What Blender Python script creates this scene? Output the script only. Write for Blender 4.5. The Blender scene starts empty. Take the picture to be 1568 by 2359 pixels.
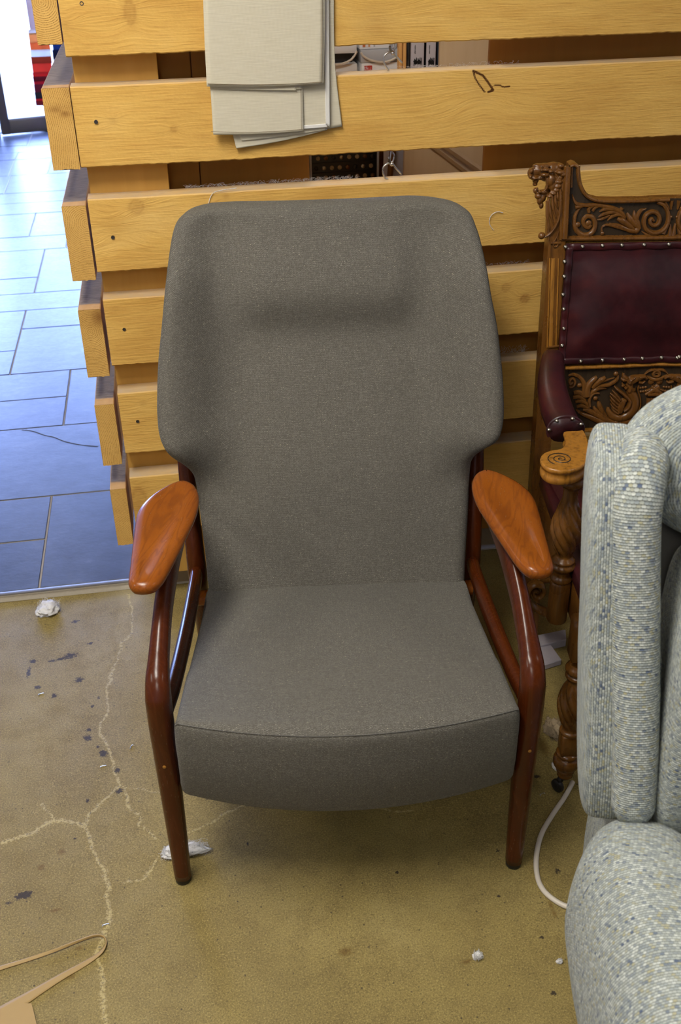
import bpy, bmesh, math, random
import numpy as np
from mathutils import Vector, Matrix

random.seed(7)
rng = np.random.default_rng(7)
SC = bpy.context.scene
COL = SC.collection

# ------------------------------------------------------------------ camera
W, H, F = 1568, 2359, 2400.0
CAM = np.array([0.15948, -2.15912, 1.55743])
YAW, PITCH, ROLL = 0.15787, 0.54506, -0.018725
_fw = np.array([math.sin(YAW) * math.cos(PITCH), math.cos(YAW) * math.cos(PITCH), -math.sin(PITCH)])
_rt = np.array([math.cos(YAW), -math.sin(YAW), 0.0])
_up = np.cross(_rt, _fw)
RT = math.cos(ROLL) * _rt + math.sin(ROLL) * _up
UP = -math.sin(ROLL) * _rt + math.cos(ROLL) * _up
cd = bpy.data.cameras.new('camera')
cd.sensor_fit = 'VERTICAL'
cd.sensor_height = 23.6
cd.sensor_width = 23.6
cd.lens = F * 23.6 / H
cd.clip_start = 0.05
cd.dof.use_dof = True
cd.dof.focus_distance = 1.95
cd.dof.aperture_fstop = 5.6
cam = bpy.data.objects.new('camera', cd)
COL.objects.link(cam)
cam.matrix_world = Matrix(((RT[0], UP[0], -_fw[0], CAM[0]), (RT[1], UP[1], -_fw[1], CAM[1]),
                           (RT[2], UP[2], -_fw[2], CAM[2]), (0, 0, 0, 1)))
SC.camera = cam

# ------------------------------------------------------------------ light and exposure
SC.view_settings.view_transform = 'Standard'
SC.view_settings.look = 'None'
SC.view_settings.gamma = 1.0
SC.view_settings.use_curve_mapping = False
SC.view_settings.exposure = 0.0
world = bpy.data.worlds.new('daylight')
SC.world = world
world.use_nodes = True
bg = world.node_tree.nodes['Background']
bg.inputs['Color'].default_value = (0.31, 0.45, 1.0, 1)
bg.inputs['Strength'].default_value = 33.0


def area(name, loc, sx, sy, power, color=(1, 1, 1), rot=(0, 0, 0)):
    l = bpy.data.lights.new(name, 'AREA')
    l.shape = 'RECTANGLE'
    l.size, l.size_y = sx, sy
    l.energy = power
    l.color = color
    o = bpy.data.objects.new(name, l)
    o.location = loc
    o.rotation_euler = rot
    COL.objects.link(o)
    return l


WARM = (1.0, 0.95, 0.86)
LIGHTS = [(-0.30, -1.35, 0.34, 1.25, 62), (-2.1, -1.6, 0.34, 1.25, 24), (2.3, -1.9, 0.34, 1.25, 10),
          (-0.4, -3.6, 0.34, 1.25, 26), (0.7, 1.9, 0.34, 1.25, 34), (-0.9, 4.2, 0.34, 1.25, 12), (-1.9, 1.5, 0.34, 1.25, 10)]  # the lamp nearest the door is an added fill for the swatches
for _i, (lx, ly, sx, sy, pw) in enumerate(LIGHTS):
    area('ceiling_and_fill_light', (lx, ly, 2.70), sx, sy, pw, WARM)
portal = area('door_portal', (-0.95, 6.75, 1.2), 3.4, 2.4, 1, rot=(math.radians(-90), 0, 0))
portal.cycles.is_portal = True


# ------------------------------------------------------------------ sight lines (pixel of the photo -> point on a plane)
def ray(x, y):
    return _fw * F + RT * (x - W / 2) - UP * (y - H / 2)


def hit(x, y, O, n):
    d = ray(x, y)
    O = np.asarray(O, float)
    n = np.asarray(n, float)
    return CAM + d * (((O - CAM) @ n) / (d @ n))


def onY(x, y, Y):
    return hit(x, y, (0, Y, 0), (0, 1, 0))


def onZ(x, y, Z=0.0):
    return hit(x, y, (0, 0, Z), (0, 0, 1))


class Frame:
    """local frame of a thing: u to its right, v to its back, z up"""
    def __init__(self, x, y, ang):
        self.O = np.array([x, y, 0.0])
        self.a = ang
        self.U = np.array([math.cos(ang), math.sin(ang), 0])
        self.V = np.array([-math.sin(ang), math.cos(ang), 0])

    def local(self, P):
        d = P - self.O
        return np.array([d @ self.U, d @ self.V, P[2]])

    def plane(self, x, y, v0, k=0.0, z0=0.0):
        n = self.V - np.array([0, 0, k])
        O = self.O + self.V * v0 + np.array([0, 0, z0])
        return self.local(hit(x, y, O, n))


# ------------------------------------------------------------------ materials
class NT:
    def __init__(self, name):
        self.m = bpy.data.materials.new(name)
        self.m.use_nodes = True
        self.t = self.m.node_tree
        self.b = self.t.nodes['Principled BSDF']

    def n(self, kind, **props):
        nd = self.t.nodes.new(kind)
        for k, v in props.items():
            setattr(nd, k, v)
        return nd

    def set(self, sock, v):
        if v is None:
            return
        if isinstance(v, bpy.types.NodeSocket):
            self.t.links.new(v, sock)
        else:
            if isinstance(v, (tuple, list)) and len(v) == 3 and sock.type == 'RGBA':
                v = (*v, 1)
            sock.default_value = v

    def math(self, op, a, b=None, c=None):
        nd = self.n('ShaderNodeMath', operation=op)
        self.set(nd.inputs[0], a)
        self.set(nd.inputs[1], b)
        self.set(nd.inputs[2], c)
        return nd.outputs[0]

    def mix(self, f, a, b, blend='MIX'):
        nd = self.n('ShaderNodeMix', data_type='RGBA', blend_type=blend)
        self.set(nd.inputs[0], f)
        self.set(nd.inputs[6], a)
        self.set(nd.inputs[7], b)
        return nd.outputs[2]

    def ramp(self, f, stops, interp='LINEAR'):
        nd = self.n('ShaderNodeValToRGB')
        nd.color_ramp.interpolation = interp
        el = nd.color_ramp.elements
        while len(el) < len(stops):
            el.new(0.5)
        for e, (p, c) in zip(el, stops):
            e.position = p
            e.color = (c, c, c, 1) if isinstance(c, (int, float)) else (*c, 1)
        self.set(nd.inputs[0], f)
        return nd.outputs[0]

    def mapr(self, f, a, b, c=0.0, d=1.0, smooth=False):
        nd = self.n('ShaderNodeMapRange', clamp=True)
        if smooth:
            nd.interpolation_type = 'SMOOTHSTEP'
        self.set(nd.inputs[0], f)
        for i, v in enumerate((a, b, c, d)):
            self.set(nd.inputs[i + 1], v)
        return nd.outputs[0]

    def obj(self):
        return self.n('ShaderNodeTexCoord').outputs['Object']

    def uv(self):
        return self.n('ShaderNodeTexCoord').outputs['UV']

    def rand(self):
        return self.n('ShaderNodeObjectInfo').outputs['Random']

    def scale(self, v, s, off=None):
        nd = self.n('ShaderNodeMapping')
        self.set(nd.inputs['Vector'], v)
        nd.inputs['Scale'].default_value = s
        if off is not None:
            self.set(nd.inputs['Location'], off)
        return nd.outputs[0]

    def noise(self, v, scale=5, detail=3, rough=0.55, dist=0.0, col=False):
        nd = self.n('ShaderNodeTexNoise')
        self.set(nd.inputs['Vector'], v)
        nd.inputs['Scale'].default_value = scale
        nd.inputs['Detail'].default_value = detail
        nd.inputs['Roughness'].default_value = rough
        nd.inputs['Distortion'].default_value = dist
        return nd.outputs[1 if col else 0]

    def white(self, v):
        nd = self.n('ShaderNodeTexWhiteNoise', noise_dimensions='3D')
        self.set(nd.inputs[0], v)
        return nd.outputs[0]

    def sep(self, v):
        nd = self.n('ShaderNodeSeparateXYZ')
        self.set(nd.inputs[0], v)
        return nd.outputs

    def comb(self, x=0.0, y=0.0, z=0.0):
        nd = self.n('ShaderNodeCombineXYZ')
        for i, v in enumerate((x, y, z)):
            self.set(nd.inputs[i], v)
        return nd.outputs[0]

    def attr(self, name):
        return self.n('ShaderNodeAttribute', attribute_name=name).outputs['Fac']

    def bump(self, h, strength=0.3, dist=0.002, normal=None):
        nd = self.n('ShaderNodeBump')
        nd.inputs['Strength'].default_value = strength
        nd.inputs['Distance'].default_value = dist
        self.set(nd.inputs['Height'], h)
        self.set(nd.inputs['Normal'], normal)
        return nd.outputs[0]

    def out(self, color, rough=0.6, normal=None, metal=0.0, spec=None, coat=None, sheen=None, subs=None):
        b = self.b
        self.set(b.inputs['Base Color'], color)
        self.set(b.inputs['Roughness'], rough)
        b.inputs['Metallic'].default_value = metal
        if normal is not None:
            self.set(b.inputs['Normal'], normal)
        if spec is not None:
            b.inputs['Specular IOR Level'].default_value = spec
        if coat:
            b.inputs['Coat Weight'].default_value = coat[0]
            b.inputs['Coat Roughness'].default_value = coat[1]
        if sheen:
            b.inputs['Sheen Weight'].default_value = sheen
            b.inputs['Sheen Roughness'].default_value = 0.5
        return self.m


def plain(name, color, rough=0.6, metal=0.0, spec=None, var=0.12, scale=30, bump=0.0):
    t = NT(name)
    nz = t.noise(t.obj(), scale, 3)
    c2 = tuple(x * (1 - var) for x in color)
    c1 = tuple(min(1, x * (1 + var)) for x in color)
    return t.out(t.mix(nz, c2, c1), rough, t.bump(nz, bump, 0.002) if bump else None, metal, spec)


def m_plank():
    t = NT('rough_sawn_softwood')
    o = t.obj()
    s = t.sep(o)
    g = t.attr('grain')
    rnd = t.rand()
    gv = t.comb(t.math('MULTIPLY', s[0], 0.9), t.math('MULTIPLY', s[1], 9.0), t.math('ADD', t.math('MULTIPLY', g, 16.0), t.math('MULTIPLY', rnd, 40.0)))
    n1 = t.noise(gv, 1.6, 4, 0.55, 0.4)
    bands = t.math('SINE', t.math('MULTIPLY', n1, 46.0))
    fine = t.noise(t.comb(t.math('MULTIPLY', s[0], 14.0), t.math('MULTIPLY', s[1], 60.0), t.math('MULTIPLY', g, 260.0)), 1.0, 3, 0.65)
    blot = t.noise(t.comb(t.math('MULTIPLY', s[0], 2.5), s[1], t.math('ADD', t.math('MULTIPLY', s[2], 6.0), rnd)), 1.3, 3, 0.6)
    base = t.ramp(blot, [(0.25, (0.60, 0.335, 0.078)), (0.55, (0.74, 0.450, 0.118)), (0.8, (0.79, 0.515, 0.165))])
    c = t.mix(t.math('MULTIPLY', t.mapr(bands, 0.1, 1.0), 0.13), base, (0.50, 0.215, 0.040))
    c = t.mix(t.math('MULTIPLY', t.mapr(fine, 0.52, 0.78), 0.50), c, (0.40, 0.18, 0.04))
    kd = t.attr('knot')
    c = t.mix(t.math('MULTIPLY', t.mapr(kd, 0.0, 0.9), 0.85), c, (0.27, 0.105, 0.02))
    c = t.mix(t.mapr(t.attr('mark'), 0.45, 0.75), c, (0.085, 0.032, 0.008))
    nz = t.sep(t.n('ShaderNodeNewGeometry').outputs['True Normal'])[2]
    du = t.noise(o, 9.0, 5, 0.7)
    dust = t.math('MULTIPLY', t.mapr(nz, 0.55, 0.9), t.mapr(du, 0.30, 0.62, 0.35, 0.85))
    c = t.mix(dust, c, (0.50, 0.40, 0.28))
    hgt = t.math('ADD', t.math('MULTIPLY', fine, 0.8), t.math('MULTIPLY', t.noise(t.scale(o, (70, 70, 160)), 1.0, 2), 0.5))
    return t.out(c, 0.82, t.bump(hgt, 0.8, 0.0020), spec=0.15)


def m_return():
    """planks of the return: the same wood under thick grey workshop dust"""
    t = NT('dusty_softwood')
    o = t.obj()
    s = t.sep(o)
    fine = t.noise(t.scale(o, (60, 6, 200)), 1.0, 3, 0.65)
    base = t.mix(t.math('MULTIPLY', fine, 0.6), (0.72, 0.42, 0.13), (0.44, 0.21, 0.05))
    nz = t.sep(t.n('ShaderNodeNewGeometry').outputs['True Normal'])[2]
    edge = t.math('ADD', s[1], t.math('MULTIPLY', t.math('SUBTRACT', t.noise(o, 60, 2), 0.5), 0.012))
    streak = t.noise(t.scale(o, (40, 220, 1)), 1.0, 4, 0.7)
    gd = t.ramp(streak, [(0.3, (0.12, 0.095, 0.075)), (0.7, (0.30, 0.25, 0.20))])
    c = t.mix(t.math('MULTIPLY', t.mapr(nz, 0.5, 0.9), t.mapr(edge, 0.030, 0.037, 0.22, 0.95)), base, gd)
    return t.out(c, 0.85, t.bump(streak, 0.6, 0.003), spec=0.2)


def m_endgrain():
    t = NT('softwood_end_grain')
    s = t.sep(t.uv())
    d = t.math('SQRT', t.math('ADD', t.math('MULTIPLY', s[0], s[0]), t.math('MULTIPLY', s[1], s[1])))
    wob = t.noise(t.comb(s[0], s[1], t.math('MULTIPLY', t.rand(), 9)), 16, 3)
    d2 = t.math('ADD', d, t.math('MULTIPLY', wob, 0.012))
    ring = t.math('SINE', t.math('MULTIPLY', d2, 1750.0))
    per = t.noise(t.comb(s[0], s[1], 0.0), 420, 2, 0.6)
    f = t.math('MULTIPLY', t.mapr(ring, 0.25, 1.0), t.mapr(per, 0.35, 0.6))
    blot = t.noise(t.uv(), 18, 2)
    c = t.mix(blot, (0.60, 0.34, 0.085), (0.74, 0.46, 0.14))
    c = t.mix(t.math('MULTIPLY', f, 0.75), c, (0.30, 0.13, 0.025))
    c = t.mix(t.math('MULTIPLY', t.attr('knot'), 0.85), c, (0.22, 0.09, 0.02))
    return t.out(c, 0.85, t.bump(t.math('ADD', f, per), 0.4, 0.0015), spec=0.2)


def m_brownply(name, c1, c2):
    t = NT(name)
    o = t.obj()
    a = t.noise(t.scale(o, (22, 22, 1.6)), 1.4, 4, 0.6, 0.6)
    c = t.mix(a, c1, c2)
    return t.out(c, 0.6, t.bump(a, 0.15, 0.001), spec=0.25)


def m_teak(name, sc, rot=0.0, red=0.0):  # red: darker, redder base that carries the shade on the legs
    t = NT(name)
    o = t.obj()
    mp = t.n('ShaderNodeMapping')
    t.set(mp.inputs['Vector'], o)
    mp.inputs['Rotation'].default_value = (0, 0, rot)
    v = mp.outputs[0]
    warp = t.noise(t.scale(v, tuple(x * 0.35 for x in sc)), 1.0, 2, 0.5)
    v2 = t.scale(v, sc)
    n1 = t.noise(v2, 0.55, 2, 0.5, 0.9)
    bands = t.math('SINE', t.math('ADD', t.math('MULTIPLY', n1, 50.0), t.math('MULTIPLY', warp, 9.0)))
    fine = t.noise(t.scale(v, tuple(x * 9 for x in sc)), 1.0, 3, 0.7)
    c = t.mix(t.noise(o, 8, 2), (0.185 - .150 * red, 0.046 - 0.0395 * red, 0.005 - .0035 * red), (0.295 - .205 * red, 0.082 - 0.064 * red, 0.008 - .0055 * red))
    c = t.mix(t.math('MULTIPLY', t.mapr(bands, 0.2, 1.0), 0.34), c, (0.10, 0.022, 0.005))
    c = t.mix(t.math('MULTIPLY', t.mapr(fine, 0.5, 0.8), 0.40), c, (0.085, 0.019, 0.005))
    return t.out(c, t.mapr(fine, 0.3, 0.8, 0.20, 0.30), t.bump(fine, 0.05, 0.0006), spec=0.30)


def m_oak(name, c1, c2, dark):
    t = NT(name)
    o = t.obj()
    fine = t.noise(t.scale(o, (150, 150, 14)), 1.0, 4, 0.65)
    blot = t.noise(o, 14, 4, 0.6)
    c = t.mix(blot, c1, c2)
    c = t.mix(t.math('MULTIPLY', t.mapr(fine, 0.48, 0.72), 0.75), c, dark)
    return t.out(c, t.mapr(blot, 0.3, 0.7, 0.20, 0.36), t.bump(fine, 0.2, 0.0008), spec=0.5)


def m_leather():
    t = NT('oxblood_leather')
    o = t.obj()
    blot = t.noise(o, 11, 5, 0.65)
    grain = t.n('ShaderNodeTexVoronoi')
    t.set(grain.inputs['Vector'], o)
    grain.inputs['Scale'].default_value = 420
    wr = t.noise(o, 40, 4, 0.6, 1.0)
    c = t.ramp(blot, [(0.3, (0.018, 0.0045, 0.0065)), (0.55, (0.042, 0.0070, 0.0095)), (0.75, (0.075, 0.011, 0.010))])
    h = t.math('ADD', t.math('MULTIPLY', grain.outputs['Distance'], 0.4), wr)
    return t.out(c, t.mapr(wr, 0.3, 0.7, 0.30, 0.42), t.bump(h, 0.12, 0.0015), spec=0.5)


def m_twill():
    """charcoal wool twill; UV is in metres on the cloth"""
    t = NT('charcoal_wool_twill')
    s = t.sep(t.uv())
    P = 0.0021
    x = t.math('DIVIDE', s[0], P)
    y = t.math('DIVIDE', s[1], P * 0.80)
    iy = t.math('FLOOR', y)
    xs = t.math('ADD', x, t.math('MULTIPLY', iy, 0.5))
    ix = t.math('FLOOR', xs)
    fx = t.math('SUBTRACT', t.math('FRACT', xs), 0.5)
    fy = t.math('SUBTRACT', t.math('FRACT', y), 0.5)
    r2 = t.math('ADD', t.math('MULTIPLY', fx, fx), t.math('MULTIPLY', t.math('MULTIPLY', fy, fy), 1.6))
    dot = t.mapr(r2, 0.24, 0.03)
    w = t.white(t.comb(ix, iy, 1.0))
    slub = t.noise(t.comb(t.math('MULTIPLY', s[0], 25.0), t.math('MULTIPLY', s[1], 420.0), 0.0), 1.0, 2, 0.6)
    slub2 = t.noise(t.comb(t.math('MULTIPLY', s[0], 420.0), t.math('MULTIPLY', s[1], 25.0), 0.0), 1.0, 2, 0.6)
    lt = t.ramp(w, [(0.0, (0.165, 0.154, 0.126)), (0.6, (0.270, 0.253, 0.213)), (0.985, (0.34, 0.325, 0.27)), (0.997, (0.58, 0.53, 0.39))])
    k = t.math('MULTIPLY', dot, t.mapr(t.math('ADD', slub, slub2), 0.7, 1.3, 0.55, 1.0))
    c = t.mix(k, (0.077, 0.071, 0.061), lt)
    h = t.math('ADD', dot, t.math('MULTIPLY', slub, 0.5))
    return t.out(c, 0.9, t.bump(h, 0.35, 0.0007), spec=0.12, sheen=0.06)


def m_tweed():
    """chunky pale blue-grey basket weave with cream, mustard and navy flecks; UV in metres"""
    t = NT('blue_grey_tweed')
    s = t.sep(t.uv())
    wob = t.noise(t.uv(), 40, 2, 0.5, col=True)
    ws = t.sep(wob)
    P = 0.0038
    x = t.math('ADD', t.math('DIVIDE', s[0], P * 1.15), t.math('MULTIPLY', ws[0], 0.7))
    y = t.math('ADD', t.math('DIVIDE', s[1], P * 0.80), t.math('MULTIPLY', ws[1], 0.7))
    iy = t.math('FLOOR', y)
    xs = t.math('ADD', x, t.math('MULTIPLY', iy, 0.5))
    ix = t.math('FLOOR', xs)
    fx = t.math('SUBTRACT', t.math('FRACT', xs), 0.5)
    fy = t.math('SUBTRACT', t.math('FRACT', y), 0.5)
    fx2 = t.math('MULTIPLY', fx, fx)
    fy2 = t.math('MULTIPLY', fy, fy)
    hgt = t.math('SUBTRACT', 1.0, t.math('ADD', t.math('MULTIPLY', t.math('MULTIPLY', fx2, fx2), 9.0), t.math('MULTIPLY', fy2, 3.0)))
    w = t.white(t.comb(ix, iy, 2.0))
    row = t.white(t.comb(0.0, iy, 5.0))
    stre = t.noise(t.comb(t.math('MULTIPLY', s[0], 22.0), t.math('MULTIPLY', s[1], 240.0), 0.0), 1.0, 3, 0.6)
    v = t.math('ADD', t.math('MULTIPLY', w, 0.74), t.math('ADD', t.math('MULTIPLY', row, 0.12), t.math('MULTIPLY', stre, 0.14)))
    c = t.ramp(v, [(0.10, (0.10, 0.13, 0.20)), (0.18, (0.25, 0.285, 0.30)), (0.40, (0.34, 0.375, 0.355)), (0.46, (0.38, 0.36, 0.22)), (0.52, (0.345, 0.375, 0.345)), (0.72, (0.44, 0.47, 0.435)), (0.9, (0.55, 0.58, 0.54))])
    gap = t.mapr(hgt, 0.25, 0.60)
    c = t.mix(gap, (0.12, 0.13, 0.122), c)
    return t.out(c, 0.95, t.bump(hgt, 0.6, 0.0013), spec=0.1, sheen=0.08)


def m_canvas():
    t = NT('natural_linen_canvas')
    s = t.sep(t.uv())
    a = t.math('SINE', t.math('MULTIPLY', s[1], 2700.0))
    b = t.math('SINE', t.math('MULTIPLY', s[0], 2600.0))
    n = t.noise(t.comb(t.math('MULTIPLY', s[0], 30.0), t.math('MULTIPLY', s[1], 500.0), 0.0), 1.0, 3)
    k = t.math('ADD', t.math('MULTIPLY', a, 0.10), t.math('ADD', t.math('MULTIPLY', b, 0.05), n))
    c = t.ramp(k, [(0.1, (0.54, 0.49, 0.365)), (0.9, (0.70, 0.65, 0.515))])
    return t.out(c, 0.9, t.bump(k, 0.25, 0.0008), spec=0.1)


def m_concrete():
    t = NT('worn_sealed_concrete')
    o = t.obj()
    big = t.noise(o, 2.6, 5, 0.6)
    mid = t.noise(o, 17, 5, 0.7)
    fine = t.noise(o, 330, 5, 0.85)
    c = t.ramp(big, [(0.3, (0.195, 0.142, 0.043)), (0.55, (0.262, 0.198, 0.066)), (0.75, (0.325, 0.255, 0.098))])
    c = t.mix(t.math('MULTIPLY', t.mapr(mid, 0.45, 0.68), 0.60), c, (0.165, 0.118, 0.040))
    c = t.mix(t.math('MULTIPLY', t.mapr(fine, 0.53, 0.64), 0.80), c, (0.47, 0.37, 0.125))
    c = t.mix(t.math('MULTIPLY', t.mapr(fine, 0.47, 0.36), 0.85), c, (0.075, 0.057, 0.025))
    spots = t.n('ShaderNodeTexVoronoi')
    t.set(spots.inputs['Vector'], o)
    spots.inputs['Scale'].default_value = 75
    sm = t.math('MULTIPLY', t.mapr(spots.outputs['Distance'], 0.17, 0.08), t.mapr(t.sep(spots.outputs['Color'])[0], 0.80, 0.86))
    c = t.mix(t.math('MULTIPLY', sm, 0.8), c, (0.045, 0.035, 0.022))
    worn = t.attr('worn')
    c = t.mix(t.math('MULTIPLY', worn, 0.5), c, (0.34, 0.29, 0.19))
    rag = t.math('SUBTRACT', t.noise(o, 150, 4, 0.75), 0.5)
    cr = t.mapr(t.math('ADD', t.attr('crack'), t.math('MULTIPLY', rag, 3.0)), 0.48, 0.85)
    cc = t.mix(t.mapr(t.noise(o, 170, 3, 0.7), 0.54, 0.62), (0.56, 0.45, 0.20), (0.11, 0.10, 0.08))
    c = t.mix(t.math('MULTIPLY', cr, 0.62), c, cc)
    st = t.mapr(t.math('ADD', t.attr('stain'), t.math('MULTIPLY', rag, 2.0)), 0.42, 0.62)
    c = t.mix(t.math('MULTIPLY', st, 0.92), c, (0.028, 0.020, 0.015))
    br = t.mapr(t.math('ADD', t.attr('brown'), t.math('MULTIPLY', rag, 1.2)), 0.35, 0.8)
    c = t.mix(t.math('MULTIPLY', br, 0.7), c, (0.13, 0.072, 0.014))
    h = t.math('SUBTRACT', t.math('ADD', fine, mid), t.math('MULTIPLY', cr, 0.6))
    return t.out(c, t.mapr(mid, 0.3, 0.7, 0.48, 0.65), t.bump(h, 0.35, 0.0015), spec=0.28)


def m_slate():
    t = NT('blue_grey_slate')
    o = t.obj()
    r = t.rand()
    a = t.noise(t.scale(o, (9, 14, 9), t.comb(r, r, r)), 1.0, 6, 0.65)
    b = t.noise(t.scale(o, (60, 110, 60)), 1.0, 4, 0.7)
    c = t.ramp(a, [(0.3, (0.017, 0.020, 0.034)), (0.6, (0.032, 0.038, 0.060)), (0.8, (0.060, 0.065, 0.082))])
    c = t.mix(t.mapr(t.noise(o, 35, 3, 0.7), 0.70, 0.78), c, (0.03, 0.03, 0.035))
    h = t.math('ADD', t.math('MULTIPLY', a, 1.0), t.math('MULTIPLY', b, 0.35))
    return t.out(c, t.mapr(b, 0.3, 0.7, 0.32, 0.42), t.bump(h, 0.22, 0.003), spec=0.27)


def m_wool():
    t = NT('loose_wool_wadding')
    o = t.obj()
    n = t.noise(o, 260, 4, 0.75)
    return t.out(t.mix(n, (0.66, 0.65, 0.64), (0.93, 0.92, 0.91)), 0.95, t.bump(n, 0.8, 0.003), spec=0.05)


MAT = dict(
    plank=m_plank(), ret=m_return(), endgrain=m_endgrain(),
    post=m_brownply('planed_post_wood', (0.54, 0.295, 0.062), (0.68, 0.395, 0.098)),
    ply=m_brownply('brown_stained_plywood', (0.34, 0.150, 0.026), (0.46, 0.215, 0.042)),
    pale=m_brownply('pale_plywood', (0.46, 0.33, 0.19), (0.58, 0.43, 0.27)),
    shelfwood=plain('shelf_wood', (0.62, 0.33, 0.10)),
    teak_z_shaded=m_teak('oiled_teak_upright_shaded', (38, 38, 5), red=1.0),  # same teak as the arms, with the legs' shade put into the colour
    teak_y=m_teak('oiled_teak_arm', (44, 7, 44), rot=0.22),
    oak=m_oak('carved_oak', (0.100, 0.038, 0.007), (0.205, 0.082, 0.013), (0.034, 0.013, 0.004)),
    oak_light=m_oak('worn_golden_oak', (0.26, 0.105, 0.014), (0.42, 0.185, 0.026), (0.085, 0.034, 0.007)),
    oak_relief=m_oak('waxed_oak_relief', (0.095, 0.036, 0.007), (0.185, 0.074, 0.013), (0.040, 0.016, 0.005)),
    oak_dark=m_oak('dark_oak_ground', (0.026, 0.017, 0.010), (0.046, 0.029, 0.015), (0.013, 0.008, 0.005)),
    leather=m_leather(), twill=m_twill(), tweed=m_tweed(), canvas=m_canvas(),
    hem=plain('white_hem_tape', (0.72, 0.70, 0.66), 0.85, var=0.06, scale=300),
    concrete=m_concrete(), slate=m_slate(), wool=m_wool(),
    grout=plain('sand_grout', (0.33, 0.29, 0.22), 0.9, scale=120, bump=0.3),
    darkgrout=plain('dark_grout_bed', (0.10, 0.10, 0.10), 0.9),
    sill=plain('dusty_floor_sill', (0.23, 0.17, 0.10), 0.9, scale=40, bump=0.3),
    steel=plain('zinc_plated_steel', (0.62, 0.60, 0.56), 0.28, 1.0, var=0.05),
    stud=plain('antique_nickel_stud', (0.34, 0.31, 0.26), 0.30, 1.0, var=0.2, scale=200),
    screw=plain('dark_screw_steel', (0.10, 0.09, 0.085), 0.4, 0.8),
    black=plain('black_plastic', (0.012, 0.012, 0.013), 0.4),
    iron=plain('blackened_iron', (0.020, 0.018, 0.016), 0.40, 0.4),
    lining=plain('grey_lining_cloth', (0.10, 0.096, 0.088), 0.9, var=0.05, scale=200),
    white=plain('white_paint', (0.42, 0.41, 0.38), 0.6, var=0.03),
    ceiling=plain('ceiling_paint', (0.45, 0.44, 0.41), 0.8, var=0.03),
    whitebox=plain('white_cardboard', (0.74, 0.74, 0.75), 0.55, var=0.04),
    greybox=plain('grey_plastic', (0.42, 0.43, 0.46), 0.5, var=0.05),
    lilac=plain('lilac_grey_paper', (0.50, 0.48, 0.53), 0.6, var=0.03),
    navy=plain('dark_slate_board', (0.035, 0.045, 0.065), 0.5),
    cable=plain('white_pvc', (0.62, 0.56, 0.47), 0.42, var=0.05),
    doormetal=plain('grey_anodised_aluminium', (0.16, 0.15, 0.14), 0.45, 0.3, var=0.06),
    leatherstrip=plain('tan_leather_offcut', (0.37, 0.245, 0.09), 0.65, var=0.05, scale=60),
    suede=plain('dark_suede_side', (0.09, 0.075, 0.06), 0.9),
    foam=plain('grey_foam_offcut', (0.40, 0.37, 0.40), 0.95, var=0.12, scale=90, bump=0.4),
    jute=plain('tan_jute_fibre', (0.34, 0.26, 0.16), 0.95, var=0.35, scale=160, bump=0.8),
)


# ------------------------------------------------------------------ mesh helpers
def link(name, me, parent=None):
    o = bpy.data.objects.new(name, me)
    COL.objects.link(o)
    if parent is not None:
        o.parent = parent
    return o


def mesh(name, V, Fc, mat, parent=None, uv=None, smooth=True, sharp=None, matidx=None, attrs=None):
    me = bpy.data.meshes.new(name)
    V = np.asarray(V, float)
    me.from_pydata(V.tolist(), [], [list(map(int, f)) for f in Fc])
    mats = mat if isinstance(mat, (list, tuple)) else [mat]
    for m in mats:
        me.materials.append(MAT[m])
    if uv is not None:
        lay = me.uv_layers.new(name='UVMap')
        uv = np.asarray(uv, float)
        if len(uv) == len(V):
            idx = np.empty(len(me.loops), int)
            me.loops.foreach_get('vertex_index', idx)
            uv = uv[idx]
        lay.data.foreach_set('uv', uv.ravel())
    if matidx is not None:
        me.polygons.foreach_set('material_index', np.asarray(matidx, int))
    if attrs:
        for k, a in attrs.items():
            at = me.attributes.new(k, 'FLOAT', 'POINT')
            at.data.foreach_set('value', np.asarray(a, float))
    me.polygons.foreach_set('use_smooth', [smooth] * len(me.polygons))
    if smooth and sharp:
        me.set_sharp_from_angle(angle=math.radians(sharp))
    me.update()
    return link(name, me, parent)


def recalc(o):
    bm = bmesh.new()
    bm.from_mesh(o.data)
    bmesh.ops.recalc_face_normals(bm, faces=bm.faces)
    bm.to_mesh(o.data)
    bm.free()
    return o


def merge(parts):
    """join [(V, F), ...] into one (V, F)"""
    Vs, Fs, k = [], [], 0
    for V, Fc in parts:
        Vs.append(np.asarray(V, float))
        Fs += [[i + k for i in f] for f in Fc]
        k += len(V)
    return np.concatenate(Vs), Fs


def box(x0, x1, y0, y1, z0, z1, bev=0.0, seg=2):
    bm = bmesh.new()
    bmesh.ops.create_cube(bm, size=1)
    for v in bm.verts:
        v.co = Vector((x0 + (v.co.x + .5) * (x1 - x0), y0 + (v.co.y + .5) * (y1 - y0), z0 + (v.co.z + .5) * (z1 - z0)))
    if bev:
        bmesh.ops.bevel(bm, geom=bm.edges[:], offset=bev, segments=seg, affect='EDGES', profile=0.5)
    V = [tuple(v.co) for v in bm.verts]
    bm.verts.index_update()
    Fc = [[v.index for v in f.verts] for f in bm.faces]
    bm.free()
    return V, Fc


def xf(VF, loc=(0, 0, 0), rz=0.0, rx=0.0, ry=0.0):
    V = np.asarray(VF[0], float)
    M = Matrix.Rotation(rz, 3, 'Z') @ Matrix.Rotation(ry, 3, 'Y') @ Matrix.Rotation(rx, 3, 'X')
    V = V @ np.array(M).T + np.asarray(loc)
    return V, VF[1]


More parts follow.
